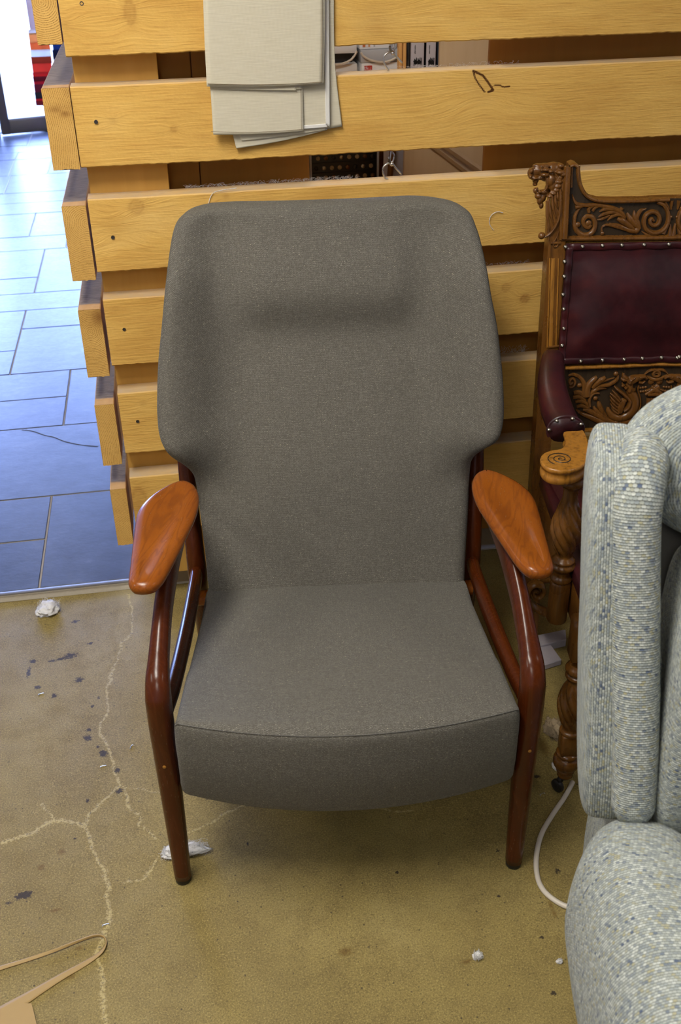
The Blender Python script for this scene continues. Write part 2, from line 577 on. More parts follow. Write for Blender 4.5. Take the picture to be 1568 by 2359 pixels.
def grid(P, cu=False, cv=False, cap0=False, cap1=False, flip=False):
    """P[n, m, 3] -> V, F; cv closes the second direction, caps fan the end rings"""
    P = np.asarray(P, float)
    n, m = P.shape[:2]
    V = P.reshape(-1, 3)
    Fc = []
    for i in range(n if cu else n - 1):
        for j in range(m if cv else m - 1):
            a, b = i * m + j, i * m + (j + 1) % m
            i2 = (i + 1) % n
            c, d = i2 * m + (j + 1) % m, i2 * m + j
            Fc.append([a, b, c, d])
    V = list(map(tuple, V))
    for flag, row, rev in ((cap0, 0, True), (cap1, n - 1, False)):
        if flag:
            k = len(V)
            V.append(tuple(P[row].mean(0)))
            for j in range(m):
                a, b = row * m + j, row * m + (j + 1) % m
                Fc.append([k, b, a] if rev else [k, a, b])
    if flip:
        Fc = [f[::-1] for f in Fc]
    return np.array(V), Fc


def smooth_path(pts, n=40, closed=False):
    """Catmull-Rom through pts (any dimension), n samples"""
    P = np.asarray(pts, float)
    k = len(P)
    if k == 2 and not closed:
        return P[0] + (P[1] - P[0]) * np.linspace(0, 1, n)[:, None]
    out = []
    T = np.linspace(0, k if closed else k - 1, n, endpoint=not closed)
    for t in T:
        i = int(min(t, (k if closed else k - 1) - 1e-9))
        f = t - i
        if closed:
            a, b, c, d = P[(i - 1) % k], P[i % k], P[(i + 1) % k], P[(i + 2) % k]
        else:
            b, c = P[i], P[i + 1]
            a = P[i - 1] if i > 0 else 2 * b - c
            d = P[i + 2] if i + 2 < k else 2 * c - b
        out.append(0.5 * (2 * b + (c - a) * f + (2 * a - 5 * b + 4 * c - d) * f * f + (3 * b - 3 * c + d - a) * f ** 3))
    return np.array(out)


def tube(path, rad, m=12, up=(0, 0, 1), ell=None, cap=True, n=None, round_ends=0.0, power=2.0):
    """sweep; rad scalar or per-point; ell = (a, b) multipliers of the cross-section across/along `up`"""
    P = np.asarray(path, float)
    if n:
        P = smooth_path(P, n)
    k = len(P)
    R = np.full(k, rad) if np.isscalar(rad) else np.interp(np.linspace(0, 1, k), np.linspace(0, 1, len(rad)), rad)
    E = np.ones((k, 2))
    if ell is not None:
        ell = np.asarray(ell, float)
        if ell.ndim == 1:
            E[:] = ell
        else:
            for c in range(2):
                E[:, c] = np.interp(np.linspace(0, 1, k), np.linspace(0, 1, len(ell)), ell[:, c])
    if round_ends:
        s = np.r_[0, np.cumsum(np.linalg.norm(np.diff(P, axis=0), axis=1))]
        dd = np.minimum(s, s[-1] - s)
        q = np.clip(dd / round_ends, 0, 1)
        R = R * np.maximum(0.12, np.sqrt(1 - (1 - q) ** 2))
    T = np.gradient(P, axis=0)
    T /= np.linalg.norm(T, axis=1)[:, None] + 1e-12
    rings = []
    up = np.asarray(up, float)
    for i in range(k):
        s = np.cross(T[i], up)
        if np.linalg.norm(s) < 1e-4:
            s = np.cross(T[i], np.array([0, 1.0, 0.01]))
        s /= np.linalg.norm(s)
        b = np.cross(s, T[i])
        a = np.linspace(0, 2 * math.pi, m, endpoint=False)
        ca, sa = np.cos(a), np.sin(a)
        if power != 2.0:
            ca = np.sign(ca) * np.abs(ca) ** (2 / power)
            sa = np.sign(sa) * np.abs(sa) ** (2 / power)
        rings.append(P[i] + R[i] * (E[i, 0] * ca[:, None] * s + E[i, 1] * sa[:, None] * b))
    return grid(np.array(rings), cv=True, cap0=cap, cap1=cap)


def lathe(prof, m=28, c=(0, 0), flutes=None):
    """prof [(r, z)...] around the vertical through c; flutes=(z0, z1, count, depth, turns)"""
    rings = []
    for r, z in prof:
        a = np.linspace(0, 2 * math.pi, m, endpoint=False)
        rr = np.full(m, float(r))
        if flutes and flutes[0] <= z <= flutes[1]:
            z0, z1, cnt, dep, turns = flutes
            q = (z - z0) / (z1 - z0)
            ph = cnt * (a + turns * 2 * math.pi * q)
            fade = min(1, q * 6, (1 - q) * 6)
            rr = rr - dep * fade * (1 - np.abs(np.sin(ph / 2))) ** 1.15 * (r / 0.03)
        rings.append(np.stack([c[0] + rr * np.cos(a), c[1] + rr * np.sin(a), np.full(m, z)], 1))
    return grid(np.array(rings), cv=True, cap0=True, cap1=True)


def dense(prof, n=60):
    P = np.asarray(prof, float)
    return smooth_path(P, n)


_wv = [(rng.normal(size=3), rng.uniform(0, 6.28)) for _ in range(24)]


def wob(P, freq, amp, octv=3):
    """cheap smooth pseudo-noise, -amp..amp"""
    P = np.asarray(P, float)
    r = np.zeros(P.shape[:-1])
    for o in range(octv):
        for k in range(6):
            d, ph = _wv[(o * 6 + k) % 24]
            r += np.sin(P @ (d * freq * 2 ** o) + ph) / 2 ** o / 6
    return r * amp * 1.6


def sstep(a, b, x):
    t = np.clip((np.asarray(x, float) - a) / (b - a), 0, 1)
    return t * t * (3 - 2 * t)


def thing(name, label, cat, loc=(0, 0, 0), rz=0.0, group=None):
    o = bpy.data.objects.new(name, None)
    o.empty_display_size = 0.1
    o.location = loc
    o.rotation_euler = (0, 0, rz)
    COL.objects.link(o)
    return tag(o, label, cat, group)


def tag(o, label, cat, group=None):
    o['label'] = label
    o['category'] = cat
    if group:
        o['group'] = group
    return o


def struct(o):
    o['kind'] = 'structure'
    return o


def put(name, VF, mat, parent=None, smooth=True, sharp=40, **kw):
    return recalc(mesh(name, VF[0], VF[1], mat, parent, smooth=smooth, sharp=sharp, **kw))


exec_parts = []

# ================================================================== THE ROOM
CEIL = 2.9
X0, X1, Y0, Y1 = -3.2, 3.6, -4.6, 6.8
DX0, DX1, DZ = -2.6, 0.75, 2.35           # glazed door opening in the back wall
struct(put('ceiling', box(X0, X1, Y0, Y1, CEIL, CEIL + .1), 'ceiling'))
struct(put('wall_left', box(X0 - .1, X0, Y0, Y1, 0, CEIL), 'white'))
struct(put('wall_right', box(X1, X1 + .1, Y0, Y1, 0, CEIL), 'white'))
struct(put('wall_front', box(X0, X1, Y0 - .1, Y0, 0, CEIL), 'white'))
struct(put('wall_back', merge([box(X0, DX0, Y1, Y1 + .1, 0, CEIL), box(DX1, X1, Y1, Y1 + .1, 0, CEIL),
                               box(DX0, DX1, Y1, Y1 + .1, DZ, CEIL)]), 'white'))

# ---- concrete floor of the workshop, with its cracks, stains and worn strip as attributes of the surface
floor_root = bpy.data.objects.new('floor', None)
COL.objects.link(floor_root)
struct(floor_root)
EDGE = 0.118


def seg_dist(X, Y, pts):
    D = np.full(X.shape, 9.0)
    for a, b in zip(pts[:-1], pts[1:]):
        d = b - a
        t = np.clip(((X - a[0]) * d[0] + (Y - a[1]) * d[1]) / (d @ d + 1e-9), 0, 1)
        D = np.minimum(D, np.hypot(X - a[0] - t * d[0], Y - a[1] - t * d[1]))
    return D


CRACKS = [
    [(295, 1363), (308, 1401), (299, 1457), (276, 1500), (261, 1530), (250, 1577), (252, 1624), (233, 1666), (248, 1726), (265, 1769), (274, 1808)],
    [(274, 1808), (244, 1842), (210, 1872), (192, 1906)],
    [(274, 1808), (325, 1812), (368, 1829)],
    [(286, 1815), (295, 1833), (308, 1859), (329, 1880), (321, 1902), (338, 1919), (361, 1934)],
    [(0, 1944), (43, 1932), (86, 1919), (124, 1893), (171, 1897), (192, 1910), (205, 1923), (222, 1962), (235, 1992), (244, 2034), (248, 2094),
     (244, 2141), (227, 2197), (235, 2240), (231, 2291), (240, 2334), (238, 2420)],
    [(124, 1893), (94, 1855)],
    [(370, 1972), (351, 1996), (321, 2017), (278, 2026)],
    [(568, 1849), (538, 1867), (488, 1896), (449, 1911), (431, 1925), (400, 1950)],
    [(860, 1862), (905, 1868), (950, 1870)],
]
CRACK_W = [.0055, .007, .0032, .0042, .0078, .004, .006, .005, .003]
STAINS = [(75, 1524, 9, 4), (162, 1511, 15, 6), (140, 1519, 12, 3), (120, 1523, 8, 2.5), (86, 1584, 7, 4), (182, 1567, 9, 6), (125, 1603, 6, 5),
          (204, 1682, 6, 4), (201, 1701, 9, 6), (238, 1737, 9, 7), (270, 1776, 6, 6), (275, 1823, 9, 5), (202, 1846, 4, 4), (55, 2063, 20, 9),
          (20, 2080, 9, 3), (173, 1432, 8, 3), (208, 1482, 6, 3), (172, 1932, 4, 3), (228, 1608, 3, 3), (213, 1627, 4, 3), (226, 1721, 4, 3),
          (570, 1945, 3, 4), (1283, 2007, 6, 6), (1247, 2160, 6, 3), (1275, 2288, 8, 5), (66, 1550, 4, 12), (1145, 1960, 6, 3), (1148, 2065, 5, 3),
          (1110, 2060, 3, 2), (915, 2010, 4, 3), (1236, 1790, 9, 4)]
BROWN = [(128, 2097, 14, 4), (142, 1963, 9, 7), (94, 1998, 8, 7), (183, 2184, 10, 5), (1268, 2085, 5, 10), (1276, 2105, 6, 9), (795, 2192, 18, 10),
         (1250, 1720, 14, 20), (1075, 2215, 14, 5), (160, 2250, 12, 8)]
gx = np.arange(-0.95, 1.25, 0.0034)
gy = np.arange(-1.62, EDGE + .001, 0.0034)
GX, GY = np.meshgrid(gx, gy, indexing='ij')
GX[0, :], GX[-1, :] = -0.95, 1.25
GY[:, -1] = EDGE
cr = np.zeros(GX.shape)
jx, jy = wob(np.stack([GX, GY, GX * 0], -1), 60, .007), wob(np.stack([GY, GX, GX * 0 + 3], -1), 60, .007)
for pl, wd in zip(CRACKS, CRACK_W):
    pts = [onZ(*q)[:2] for q in pl]
    cr = np.maximum(cr, np.clip(1.0 - seg_dist(GX + jx, GY + jy, pts) / (wd * 1.2), 0, 1))
stn, brn = np.zeros(GX.shape), np.zeros(GX.shape)
for lst, arr in ((STAINS, stn), (BROWN, brn)):
    for px, py, rx, ry in lst:
        c = onZ(px, py)
        ex = np.linalg.norm(onZ(px + rx, py) - c)
        ey = np.linalg.norm(onZ(px, py + ry) - c)
        d = np.hypot((GX - c[0]) / ex, (GY - c[1]) / ey)
        np.maximum(arr, np.clip(1.0 - 0.5 * d, 0, 1), out=arr)
wc = onZ(290, 1372)
worn = np.clip(1 - np.hypot((GX - wc[0]) / .10, (GY - wc[1]) / .06), 0, 1) * 1.2
Vf, Ff = grid(np.stack([GX, GY, wob(np.stack([GX, GY, GX * 0], -1), 5, .0007)], -1))
conc = mesh('concrete_slab', Vf, Ff, 'concrete', floor_root, smooth=True,
            attrs=dict(crack=cr.ravel(), stain=stn.ravel(), brown=brn.ravel(), worn=worn.ravel()))
zz = -0.0012
put('concrete_surround', merge([([(X0, Y0, zz), (X1, Y0, zz), (X1, -1.62, zz), (X0, -1.62, zz)], [[0, 1, 2, 3]]),
                                ([(X0, -1.62, zz), (-.95, -1.62, zz), (-.95, EDGE, zz), (X0, EDGE, zz)], [[0, 1, 2, 3]]),
                                ([(1.25, -1.62, zz), (X1, -1.62, zz), (X1, EDGE, zz), (1.25, EDGE, zz)], [[0, 1, 2, 3]])]), 'concrete', floor_root)
# ---- slate tiles of the shop floor beyond the partition
TZ = 0.012
put('grout_bed', box(X0, X1, EDGE, Y1 + .1, -.03, TZ - .0022), 'grout', floor_root, smooth=False)
put('mortar_edge', tube([(X0, EDGE - .004, .001), (-1.5, EDGE - .006, .002), (-.6, EDGE - .003, .002), (0, EDGE - .006, .001), (1.0, EDGE - .004, .002), (X1, EDGE - .004, .001)],
                        .010, 8, n=240, ell=(1, .5)), 'grout', floor_root)
put('metal_strip', box(X0, X1, EDGE + .002, EDGE + .016, .0, TZ + .001, .001), 'doormetal', floor_root)
TILES = [
    (-.264, .22, .135, .615), (-.745, -.264, .135, .375), (-.745, -.264, .375, .615), (-.52, .22, .615, 1.09), (-1.0, -.52, .615, .85),
    (-1.0, -.52, .85, 1.09), (-.257, .22, 1.09, 1.562), (-.73, -.257, 1.09, 1.325), (-.73, -.257, 1.325, 1.562), (-1.2, -.73, 1.09, 1.562),
    (-.478, 0, 1.562, 2.028), (-.95, -.478, 1.562, 1.797), (-1.2, -.478, 1.797, 2.25), (-.478, .24, 2.028, 2.25), (-.96, -.20, 2.25, 2.472),
    (-.2, .28, 2.25, 2.472), (-.462, .02, 2.472, 3.13), (-.93, -.462, 2.472, 2.693), (-.7, -.462, 2.693, 3.13), (-1.2, -.7, 2.693, 3.13),
    (-1.2, -.96, 2.25, 2.472), (-1.2, -.93, 2.472, 2.693), (0, .3, 1.562, 2.028)]
r2 = random.Random(11)
bands = [(.135, .615, .22, 1.6), (.615, 1.09, .22, 1.6), (1.09, 1.562, .22, 1.6), (1.562, 2.028, .3, 1.6), (2.028, 2.25, .24, 1.6), (2.25, 2.472, .28, 1.6), (2.472, 3.13, .02, 1.6),
         (.135, .615, -2.4, -.745), (.615, 1.09, -2.4, -1.0), (1.09, 1.562, -2.4, -1.2), (1.562, 1.797, -2.4, -.95), (1.797, 2.25, -2.4, -1.2), (2.25, 2.472, -2.4, -1.2), (2.472, 3.13, -2.4, -1.2)]
yy = 3.13
while yy < Y1 - .1:
    hgt = r2.choice([.22, .24, .45])
    hgt = min(hgt, Y1 - yy)
    bands.append((yy, yy + hgt, -2.4, 1.6))
    yy += hgt
for (a, b, xa, xb) in bands:
    xx = xa
    while xx < xb - .01:
        wdt = min(r2.choice([.24, .46, .46, .68]), xb - xx)
        if xb - xx - wdt < .1:
            wdt = xb - xx
        TILES.append((xx, xx + wdt, a, b))
        xx += wdt
for (xa, xb, ya, yb) in TILES:
    g = .0024
    dz = r2.uniform(-.0005, .0006)
    put('tile', box(xa + g, xb - g, ya + g, yb - g, TZ - .010, TZ + dz, .0015, 1), 'slate', floor_root, smooth=False)
ck = [onZ(*q, TZ + .0008) for q in [(50, 990), (75, 993), (105, 1003), (125, 1007), (150, 1017), (190, 1025), (226, 1028)]]
put('tile_crack', tube(ck, .0016, 5, n=40, ell=(1, .35)), 'darkgrout', floor_root)

# ---- glazed shop door, standing ajar, and the pale daylight behind it
P0, P1 = onZ(6, 317, .0), onZ(105, 306.5, .0)
dang = math.atan2(P1[1] - P0[1], P1[0] - P0[0])
door = bpy.data.objects.new('door_1', None)
door.location = (P0[0], P0[1], TZ)
door.rotation_euler = (0, 0, dang)
COL.objects.link(door)
struct(door)
DW = 0.95
put('door_stile', box(0, .062, -.02, .025, .008, 2.15, .004), 'doormetal', door)
put('door_stile', box(DW - .062, DW, -.02, .025, .008, 2.15, .004), 'doormetal', door)
put('door_rail', box(.062, DW - .062, -.02, .025, .008, .098, .004), 'doormetal', door)
put('door_rail', box(.062, DW - .062, -.02, .025, 2.06, 2.15, .004), 'doormetal', door)
put('glazing_bead', box(.062, DW - .062, -.012, .016, .098, .112, .002), 'greybox', door)
gl = NT('door_glass')
gl.b.inputs['Transmission Weight'].default_value = 1.0
gl.b.inputs['IOR'].default_value = 1.02
MAT['glass'] = gl.out((0.98, 0.99, 1.0), 0.0, spec=0.3)
put('glass_pane', box(.06, DW - .06, .0, .004, .10, 2.07), 'glass', door, smooth=False)
put('door_handle', tube([(.03, -.02, 1.0), (.03, -.06, 1.0), (.03, -.06, 1.18), (.03, -.02, 1.18)], .009, 8, n=24), 'steel', door)
jamb = put('trim_1', box(P0[0] - .11, P0[0] - .012, P0[1] - .05, P0[1] + .03, TZ, 2.2, .004), 'doormetal')
struct(jamb)
struct(put('trim_2', box(-2.4, .5, P0[1] + .10, P0[1] + .22, TZ - .002, TZ + .006, .002), 'white'))
pav = put('ground_outside', box(-6, 5, Y1 + .12, Y1 + 6, -.12, -.02), 'grout', smooth=False)
struct(pav)

# ---- fabric sample rack beside the door
def thin_cloth(name, c):
    t = NT(name)
    tr = t.n('ShaderNodeBsdfTranslucent')
    tr.inputs[0].default_value = (*c, 1)
    mx = t.n('ShaderNodeMixShader')
    mx.inputs[0].default_value = 0.35
    t.out(c, 0.85)
    t.t.links.new(t.b.outputs[0], mx.inputs[1])
    t.t.links.new(tr.outputs[0], mx.inputs[2])
    t.t.links.new(mx.outputs[0], t.t.nodes['Material Output'].inputs[0])
    return t.m


SY = P0[1] - .22
a0, a1 = onY(70, 0, SY), onY(96, 243, SY)
rack = thing('sample_rack', 'slim white sample rack holding coloured fabric swatches by the shop door', 'rack', (a1[0] + .12, SY + .05, TZ))
for rx_ in (-.06, .19):
    put('rack_rod', tube([(rx_, .006, 0), (rx_, .006, 1.5)], .0035, 8, n=4), 'steel', rack)
for rz_ in np.arange(.22, 1.5, .09):
    put('rack_bar', tube([(-.12, .004, rz_), (.20, .004, rz_)], .0018, 6, n=3), 'steel', rack)
put('rack_foot', box(-.08, .21, -.05, .06, 0, .008, .002), 'steel', rack)
cols = [((66, 117), [(-25, 70, (.62, .50, .47), 'dusty pink'), (70, 80, (.75, .70, .66), 'cream'), (78, 99, (.82, .44, .20), 'peach'), (98, 117, (.76, .26, .10), 'orange'),
                     (117, 133, (.86, .86, .84), 'white'), (133, 147, (.42, .07, .035), 'brick red'), (146, 170, (.72, .10, .07), 'coral red'),
                     (169, 180, (.62, .035, .04), 'scarlet'), (179, 188, (.22, .012, .03), 'maroon'), (187, 198, (.50, .025, .05), 'crimson'),
                     (197, 216, (.20, .02, .05), 'plum'), (215, 228, (.045, .04, .06), 'charcoal'), (227, 236, (.58, .03, .04), 'bright red'), (235, 244, (.25, .015, .03), 'wine red')]),
        ((117, 160), [(60, 117, (.018, .075, .23), 'blue'), (117, 127, (.008, .018, .085), 'navy'), (126, 137, (.006, .012, .055), 'midnight blue'), (137, 160, (.55, .63, .60), 'pale mint')])]
for (pxa, pxb), rows in cols:
    for i, (ya, yb, c, nm) in enumerate(rows):
        MAT['swatch_' + nm] = thin_cloth('swatch_cloth_' + nm.replace(' ', '_'), c)
        sh = (ya - 100) * 0.107
        A, B = onY(pxa + sh, ya, SY), onY(pxb + sh, yb, SY)
        yq = SY - .003 - .004 * (len(rows) - i)
        yq = SY + .048 - .004 * (i % 3) - .002
        put_o = put('fabric_swatch', box(A[0], B[0] - .003, yq - .004, yq, B[2] + .0005, A[2], .0015), 'swatch_' + nm)
        tag(put_o, f'{nm} fabric swatch hanging on the sample rack by the door', 'fabric sample', 'fabric swatches on the rack')

# ================================================================== THE PLANK PARTITION
fence = thing('plank_partition', 'partition of rough yellow softwood planks with open gaps behind the armchairs', 'partition', (0, 0, 0))
ZT = [1.4330, 1.2309, 1.0196, 0.8111, 0.5945, 0.3821]
PT = 0.0513
KNOTS = {0: [(299, 28, .009, .55, 2.2), (862, 60, .030, .35, 1.6), (150, 60, .010, .3, 1)],
         1: [(400, 298, .0055, .55, 1), (260, 278, .006, .4, 1), (1112, 188, .022, .25, 1.6), (560, 345, .008, .4, 1)],
         2: [(314, 476, .013, .55, 1), (520, 452, .006, .5, 1), (1212, 520, .022, .4, 1.2), (270, 520, .02, .2, 1)],
         3: [(1208, 688, .0085, 1.0, 1), (1165, 662, .009, .55, 1)],
         4: [(330, 930, .006, .3, 1)],
         5: [(322, 1165, .018, .6, 2.6), (420, 1120, .02, .2, 1)]}
MARKS = {1: [([(1089, 163), (1094, 180), (1104, 196), (1116, 212)], .0022), ([(1090, 163), (1112, 174), (1124, 190), (1136, 208), (1124, 212)], .0028),
             ([(1138, 196), (1150, 196), (1160, 201), (1174, 199)], .0020)]}


def plank_mesh(i):
    zt, zb = ZT[i], ZT[i] - .15
    xl, xr = [.001, 0, .003, .006, .009, .010][i], 1.9
    st = .0028 if i == 1 else .0045
    m = int(.15 / st)
    # cross-section loop (y, z): front face upward, over the top, down the back
    c = .0022
    front = [(0, zb + c)] + [(0, zb + c + (.15 - 2 * c) * k / m) for k in range(1, m)] + [(0, zt - c)]
    loop = front + [(c, zt), (PT * .5, zt), (PT - c, zt), (PT, zt - c), (PT, (zt + zb) / 2), (PT, zb + c), (PT - c, zb), (PT * .5, zb), (c, zb)]
    loop = np.array(loop)
    xs = np.r_[np.arange(xl, 1.40, st), np.linspace(1.40, xr, 20)]
    P = np.zeros((len(xs), len(loop), 3))
    P[..., 0] = xs[:, None]
    P[..., 1] = loop[:, 0]
    P[..., 2] = loop[:, 1]
    q = np.stack([P[..., 0] + i * 3.1, P[..., 1] * 0, P[..., 2] * 0 + i], -1)
    edge_t = np.abs(P[..., 2] - zt) < .004
    edge_b = np.abs(P[..., 2] - zb) < .004
    P[..., 2] += edge_b * (wob(q, 9, .0005) + wob(q, 160, .0010)) + edge_t * wob(q + 5, 9, .0008)
    P[..., 1] += wob(q + 9, 3, .0012)
    G = P[..., 2] - zb + i * .37 + wob(np.stack([P[..., 0] * 1.1, P[..., 2] * 3, P[..., 0] * 0 + i], -1), 1.4, .012)
    K = np.zeros(G.shape)
    for px, py, r, amt, asp in KNOTS.get(i, []):
        k = onY(px, py, 0)
        dx, dz = P[..., 0] - k[0], (P[..., 2] - k[2]) / asp
        d2 = (dx / (r * 3.2)) ** 2 + (dz / (r * 2.4)) ** 2
        G += np.sign(dz + 1e-6) * r * 1.6 * np.exp(-d2) * np.clip(np.abs(dz) / r, 0, 1)
        rr = np.hypot(dx, dz) / r
        if amt > .5:
            K = np.maximum(K, amt * (np.clip(1.25 - rr, 0, 1) * .55 + .6 * np.exp(-((rr - 1.0) / .22) ** 2)))
        K = np.maximum(K, amt * .6 * np.exp(-(rr / 1.3) ** 2))
    Mk = np.zeros(G.shape)
    for pl, wd in MARKS.get(i, []):
        pts = [np.array([onY(*s, 0)[0], onY(*s, 0)[2]]) for s in pl]
        Mk = np.maximum(Mk, np.clip(1.1 - seg_dist(P[..., 0], P[..., 2], pts) / (wd * 1.6), 0, 1))
    V, Fc = grid(P, cv=True, cap0=True, cap1=True)
    ex = [0, 0]
    return recalc(mesh('plank', V, Fc, 'plank', fence, smooth=True, sharp=35,
                       attrs=dict(grain=np.r_[G.ravel(), ex], knot=np.r_[K.ravel(), ex], mark=np.r_[Mk.ravel(), ex])))


def screw(px, py, parent, Y=-.0002, r=.0037):
    c = onY(px, py, Y)
    V, Fc = lathe([(.0, .0), (r * .55, .0), (r * .6, .0007), (r, .0008), (r * 1.05, -.0012)], 14)
    V, Fc = xf((V, Fc), (0, 0, 0), rx=math.radians(90))
    return put('screw', (V + np.array([c[0], c[1], c[2]]), Fc), 'screw', parent)


SCREWS = {0: (188, 8), 1: (221, 281), 2: (260, 547), 3: (286, 759), 4: (317, 971)}
planks = []
for i in range(6):
    pk = plank_mesh(i)
    planks.append(pk)
    if i in SCREWS:
        screw(*SCREWS[i], pk)
# return of the partition: planks running away from the corner, end grain to the viewer
RET = [((70, -10), (145, 102.5), (83, 105), -.030, .155, 0), ((94, 204), (159.6, 202), (122.8, 393), .30, -.10, .6), ((141, 476), (199.5, 475), (167.5, 648), .022, .040, 0),
       ((178.8, 715), (239, 710), (203, 869.7), -.004, .028, .9), ((217, 934), (273, 934), (234.8, 1073), -.20, -.03, 0), ((252.7, 1128.5), (303, 1126), (270, 1256), -.10, -.13, 0)]
for i, (tl, tr, bl, pu, pv, kn) in enumerate(RET):
    A, B, C_ = onY(*tl, 0), onY(*tr, 0), onY(*bl, 0)
    xa, xb, zt, zb = A[0], min(B[0], -.0015), A[2], C_[2]
    if i == 0:
        zt = zb + .15
    c = .0018
    loop = [(xa + c, zb), (xb - c, zb), (xb, zb + c), (xb, zt - c), (xb - c, zt), (xa + c, zt), (xa, zt - c), (xa, zb + c)]
    ys = np.r_[-.0005, .0012, .01, .03, .06, np.linspace(.1, 1.7, 30)]
    P = np.zeros((len(ys), 8, 3))
    for k, (x_, z_) in enumerate(loop):
        P[:, k, 0], P[:, k, 1], P[:, k, 2] = x_, ys, z_
    Vb, Fb = grid(P, cv=True, cap1=True)
    nx, nz_ = 22, 50
    gxx, gzz = np.meshgrid(np.linspace(xa + c * .1, xb - c * .1, nx), np.linspace(zb + c * .1, zt - c * .1, nz_), indexing='ij')
    jag = (np.abs(gzz - zb) < .004) * wob(np.stack([gxx * 1, gxx * 0, gxx * 0 + i], -1), 300, .0012)
    Pc = np.stack([gxx, np.full(gxx.shape, -.0010) - .0004 * (wob(np.stack([gxx, gzz, gxx * 0], -1), 90, 1)), gzz + jag], -1)
    Vc, Fc = grid(Pc)
    V, Fc2 = merge([(Vb, Fb), (Vc, Fc)])
    uvs = np.stack([V[:, 0] - (xa + xb) / 2 - pu, V[:, 2] - (zt + zb) / 2 - (pv - .0)], 1)
    if i == 0:
        uvs[:, 1] = V[:, 2] - onY(95, 5, 0)[2]
        uvs[:, 0] = V[:, 0] - onY(95, 5, 0)[0]
    kk = np.zeros(len(V))
    if kn:
        for px, py, rx, ry, am in ([(230, 730, 22, 22, 1.0), (218, 725, 40, 34, .35)] if i == 3 else [(150, 262, 14, 8, .8), (128, 252, 18, 9, .6), (158, 212, 12, 16, .35), (160, 250, 30, 22, .2)]):
            q = onY(px, py, 0)
            ex, ez = abs(onY(px + rx, py, 0)[0] - q[0]), abs(onY(px, py + ry, 0)[2] - q[2])
            kk = np.maximum(kk, am * np.exp(-((V[:, 0] - q[0]) / ex) ** 2 - ((V[:, 2] - q[2]) / ez) ** 2))
    mi = [0] * len(Fb) + [1] * len(Fc)
    o = mesh('plank', V, Fc2, ['ret', 'endgrain'], fence, uv=uvs, smooth=False, matidx=mi, attrs=dict(knot=kk))
    recalc(o)
put('post', box(.007, .168, PT + .0005, PT + .048, .072, 1.62, .003), 'post', fence)
put('post', box(1.70, 1.86, PT + .0005, PT + .048, .072, 1.62, .003), 'post', fence)
put('post', box(-.052, -.001, 1.55, 1.69, .012, .2, .003), 'post', fence)
put('sill', box(.01, 1.9, EDGE - .012, .24, .0, .072, .004), 'sill', fence)
by = PT + .0495
gl1, gl2 = onY(459, 380, by)[0], onY(712, 380, by)[0]
gr1 = onY(1121, 240, by)[0]
put('backing_panel', box(.15, gl1 - .001, by, by + .012, .92, 1.62, .001), 'ply', fence)
put('backing_panel', box(gl1 + .001, gl2, by, by + .012, .92, 1.62, .001), 'ply', fence)
put('post', box(gl1 - .03, gl1 + .03, by + .0125, by + .05, .92, 1.62, .002), 'ply', fence)  # unseen strip added to stop light showing through the panel joint
put('backing_panel', box(gr1, 1.9, by, by + .012, .92, 1.62, .001), 'ply', fence)
put('backing_panel', box(.15, 1.9, by, by + .012, .073, .918, .001), 'ply', fence)

# ================================================================== THE TEAK EASY CHAIR
CF = Frame(0.36642, -0.88126, -0.123124)
chair = thing('easy_chair', 'high-backed charcoal grey upholstered easy chair with a reddish teak frame and paddle arms', 'armchair', CF.O, CF.a)


def vplane(z):
    return .430 + .42 * (np.asarray(z) - .33)


def wing(u, z):
    """how far the padded wings come forward of the back's flat middle"""
    f = sstep(.150, .315, np.abs(u)) * sstep(.52, .66, z) * (1 - .55 * sstep(.90, 1.03, z))
    return .095 * f


def back_hit(x, y):
    g = 0.0
    for _ in range(6):
        n = CF.V - np.array([0, 0, .42])
        O = CF.O + CF.V * (.430 - g) + np.array([0, 0, .33])
        P = CF.local(hit(x, y, O, n))
        g = 0.5 * g + 0.5 * float(wing(P[0], P[2]))
    return P


BL = [(484, 1368), (478, 1330), (471, 1260), (461, 1183), (455, 1135), (452, 1118), (447, 1096), (436, 1076), (417, 1058.7), (392, 1040.5), (375.6, 1021.4), (366.3, 994),
      (363, 961), (362, 922), (364.7, 835), (373, 747), (381, 659), (389.4, 588), (397.6, 538.7), (408.6, 508.6), (427.8, 489.4), (449.7, 479.5), (477, 473)]
BR = [(1068, 1346), (1070, 1310), (1073, 1250), (1076, 1202), (1080, 1120), (1081.5, 1087), (1084.8, 1059.7), (1094, 1042), (1113.3, 1025.7), (1138, 1010.4), (1151.7, 994),
      (1158.3, 966.5), (1159.4, 933.6), (1157.2, 873), (1151.7, 813), (1143.5, 747), (1129.8, 675.8), (1118.8, 610), (1105, 549.7), (1094, 516.8), (1083, 492), (1064, 475.6), (1036.5, 464.7), (998, 457.5)]
TOPL = [(477, 473), (559, 467.4), (640, 465), (724, 462), (806, 459.5), (888, 456.5), (960, 454.8), (998, 457.5)]


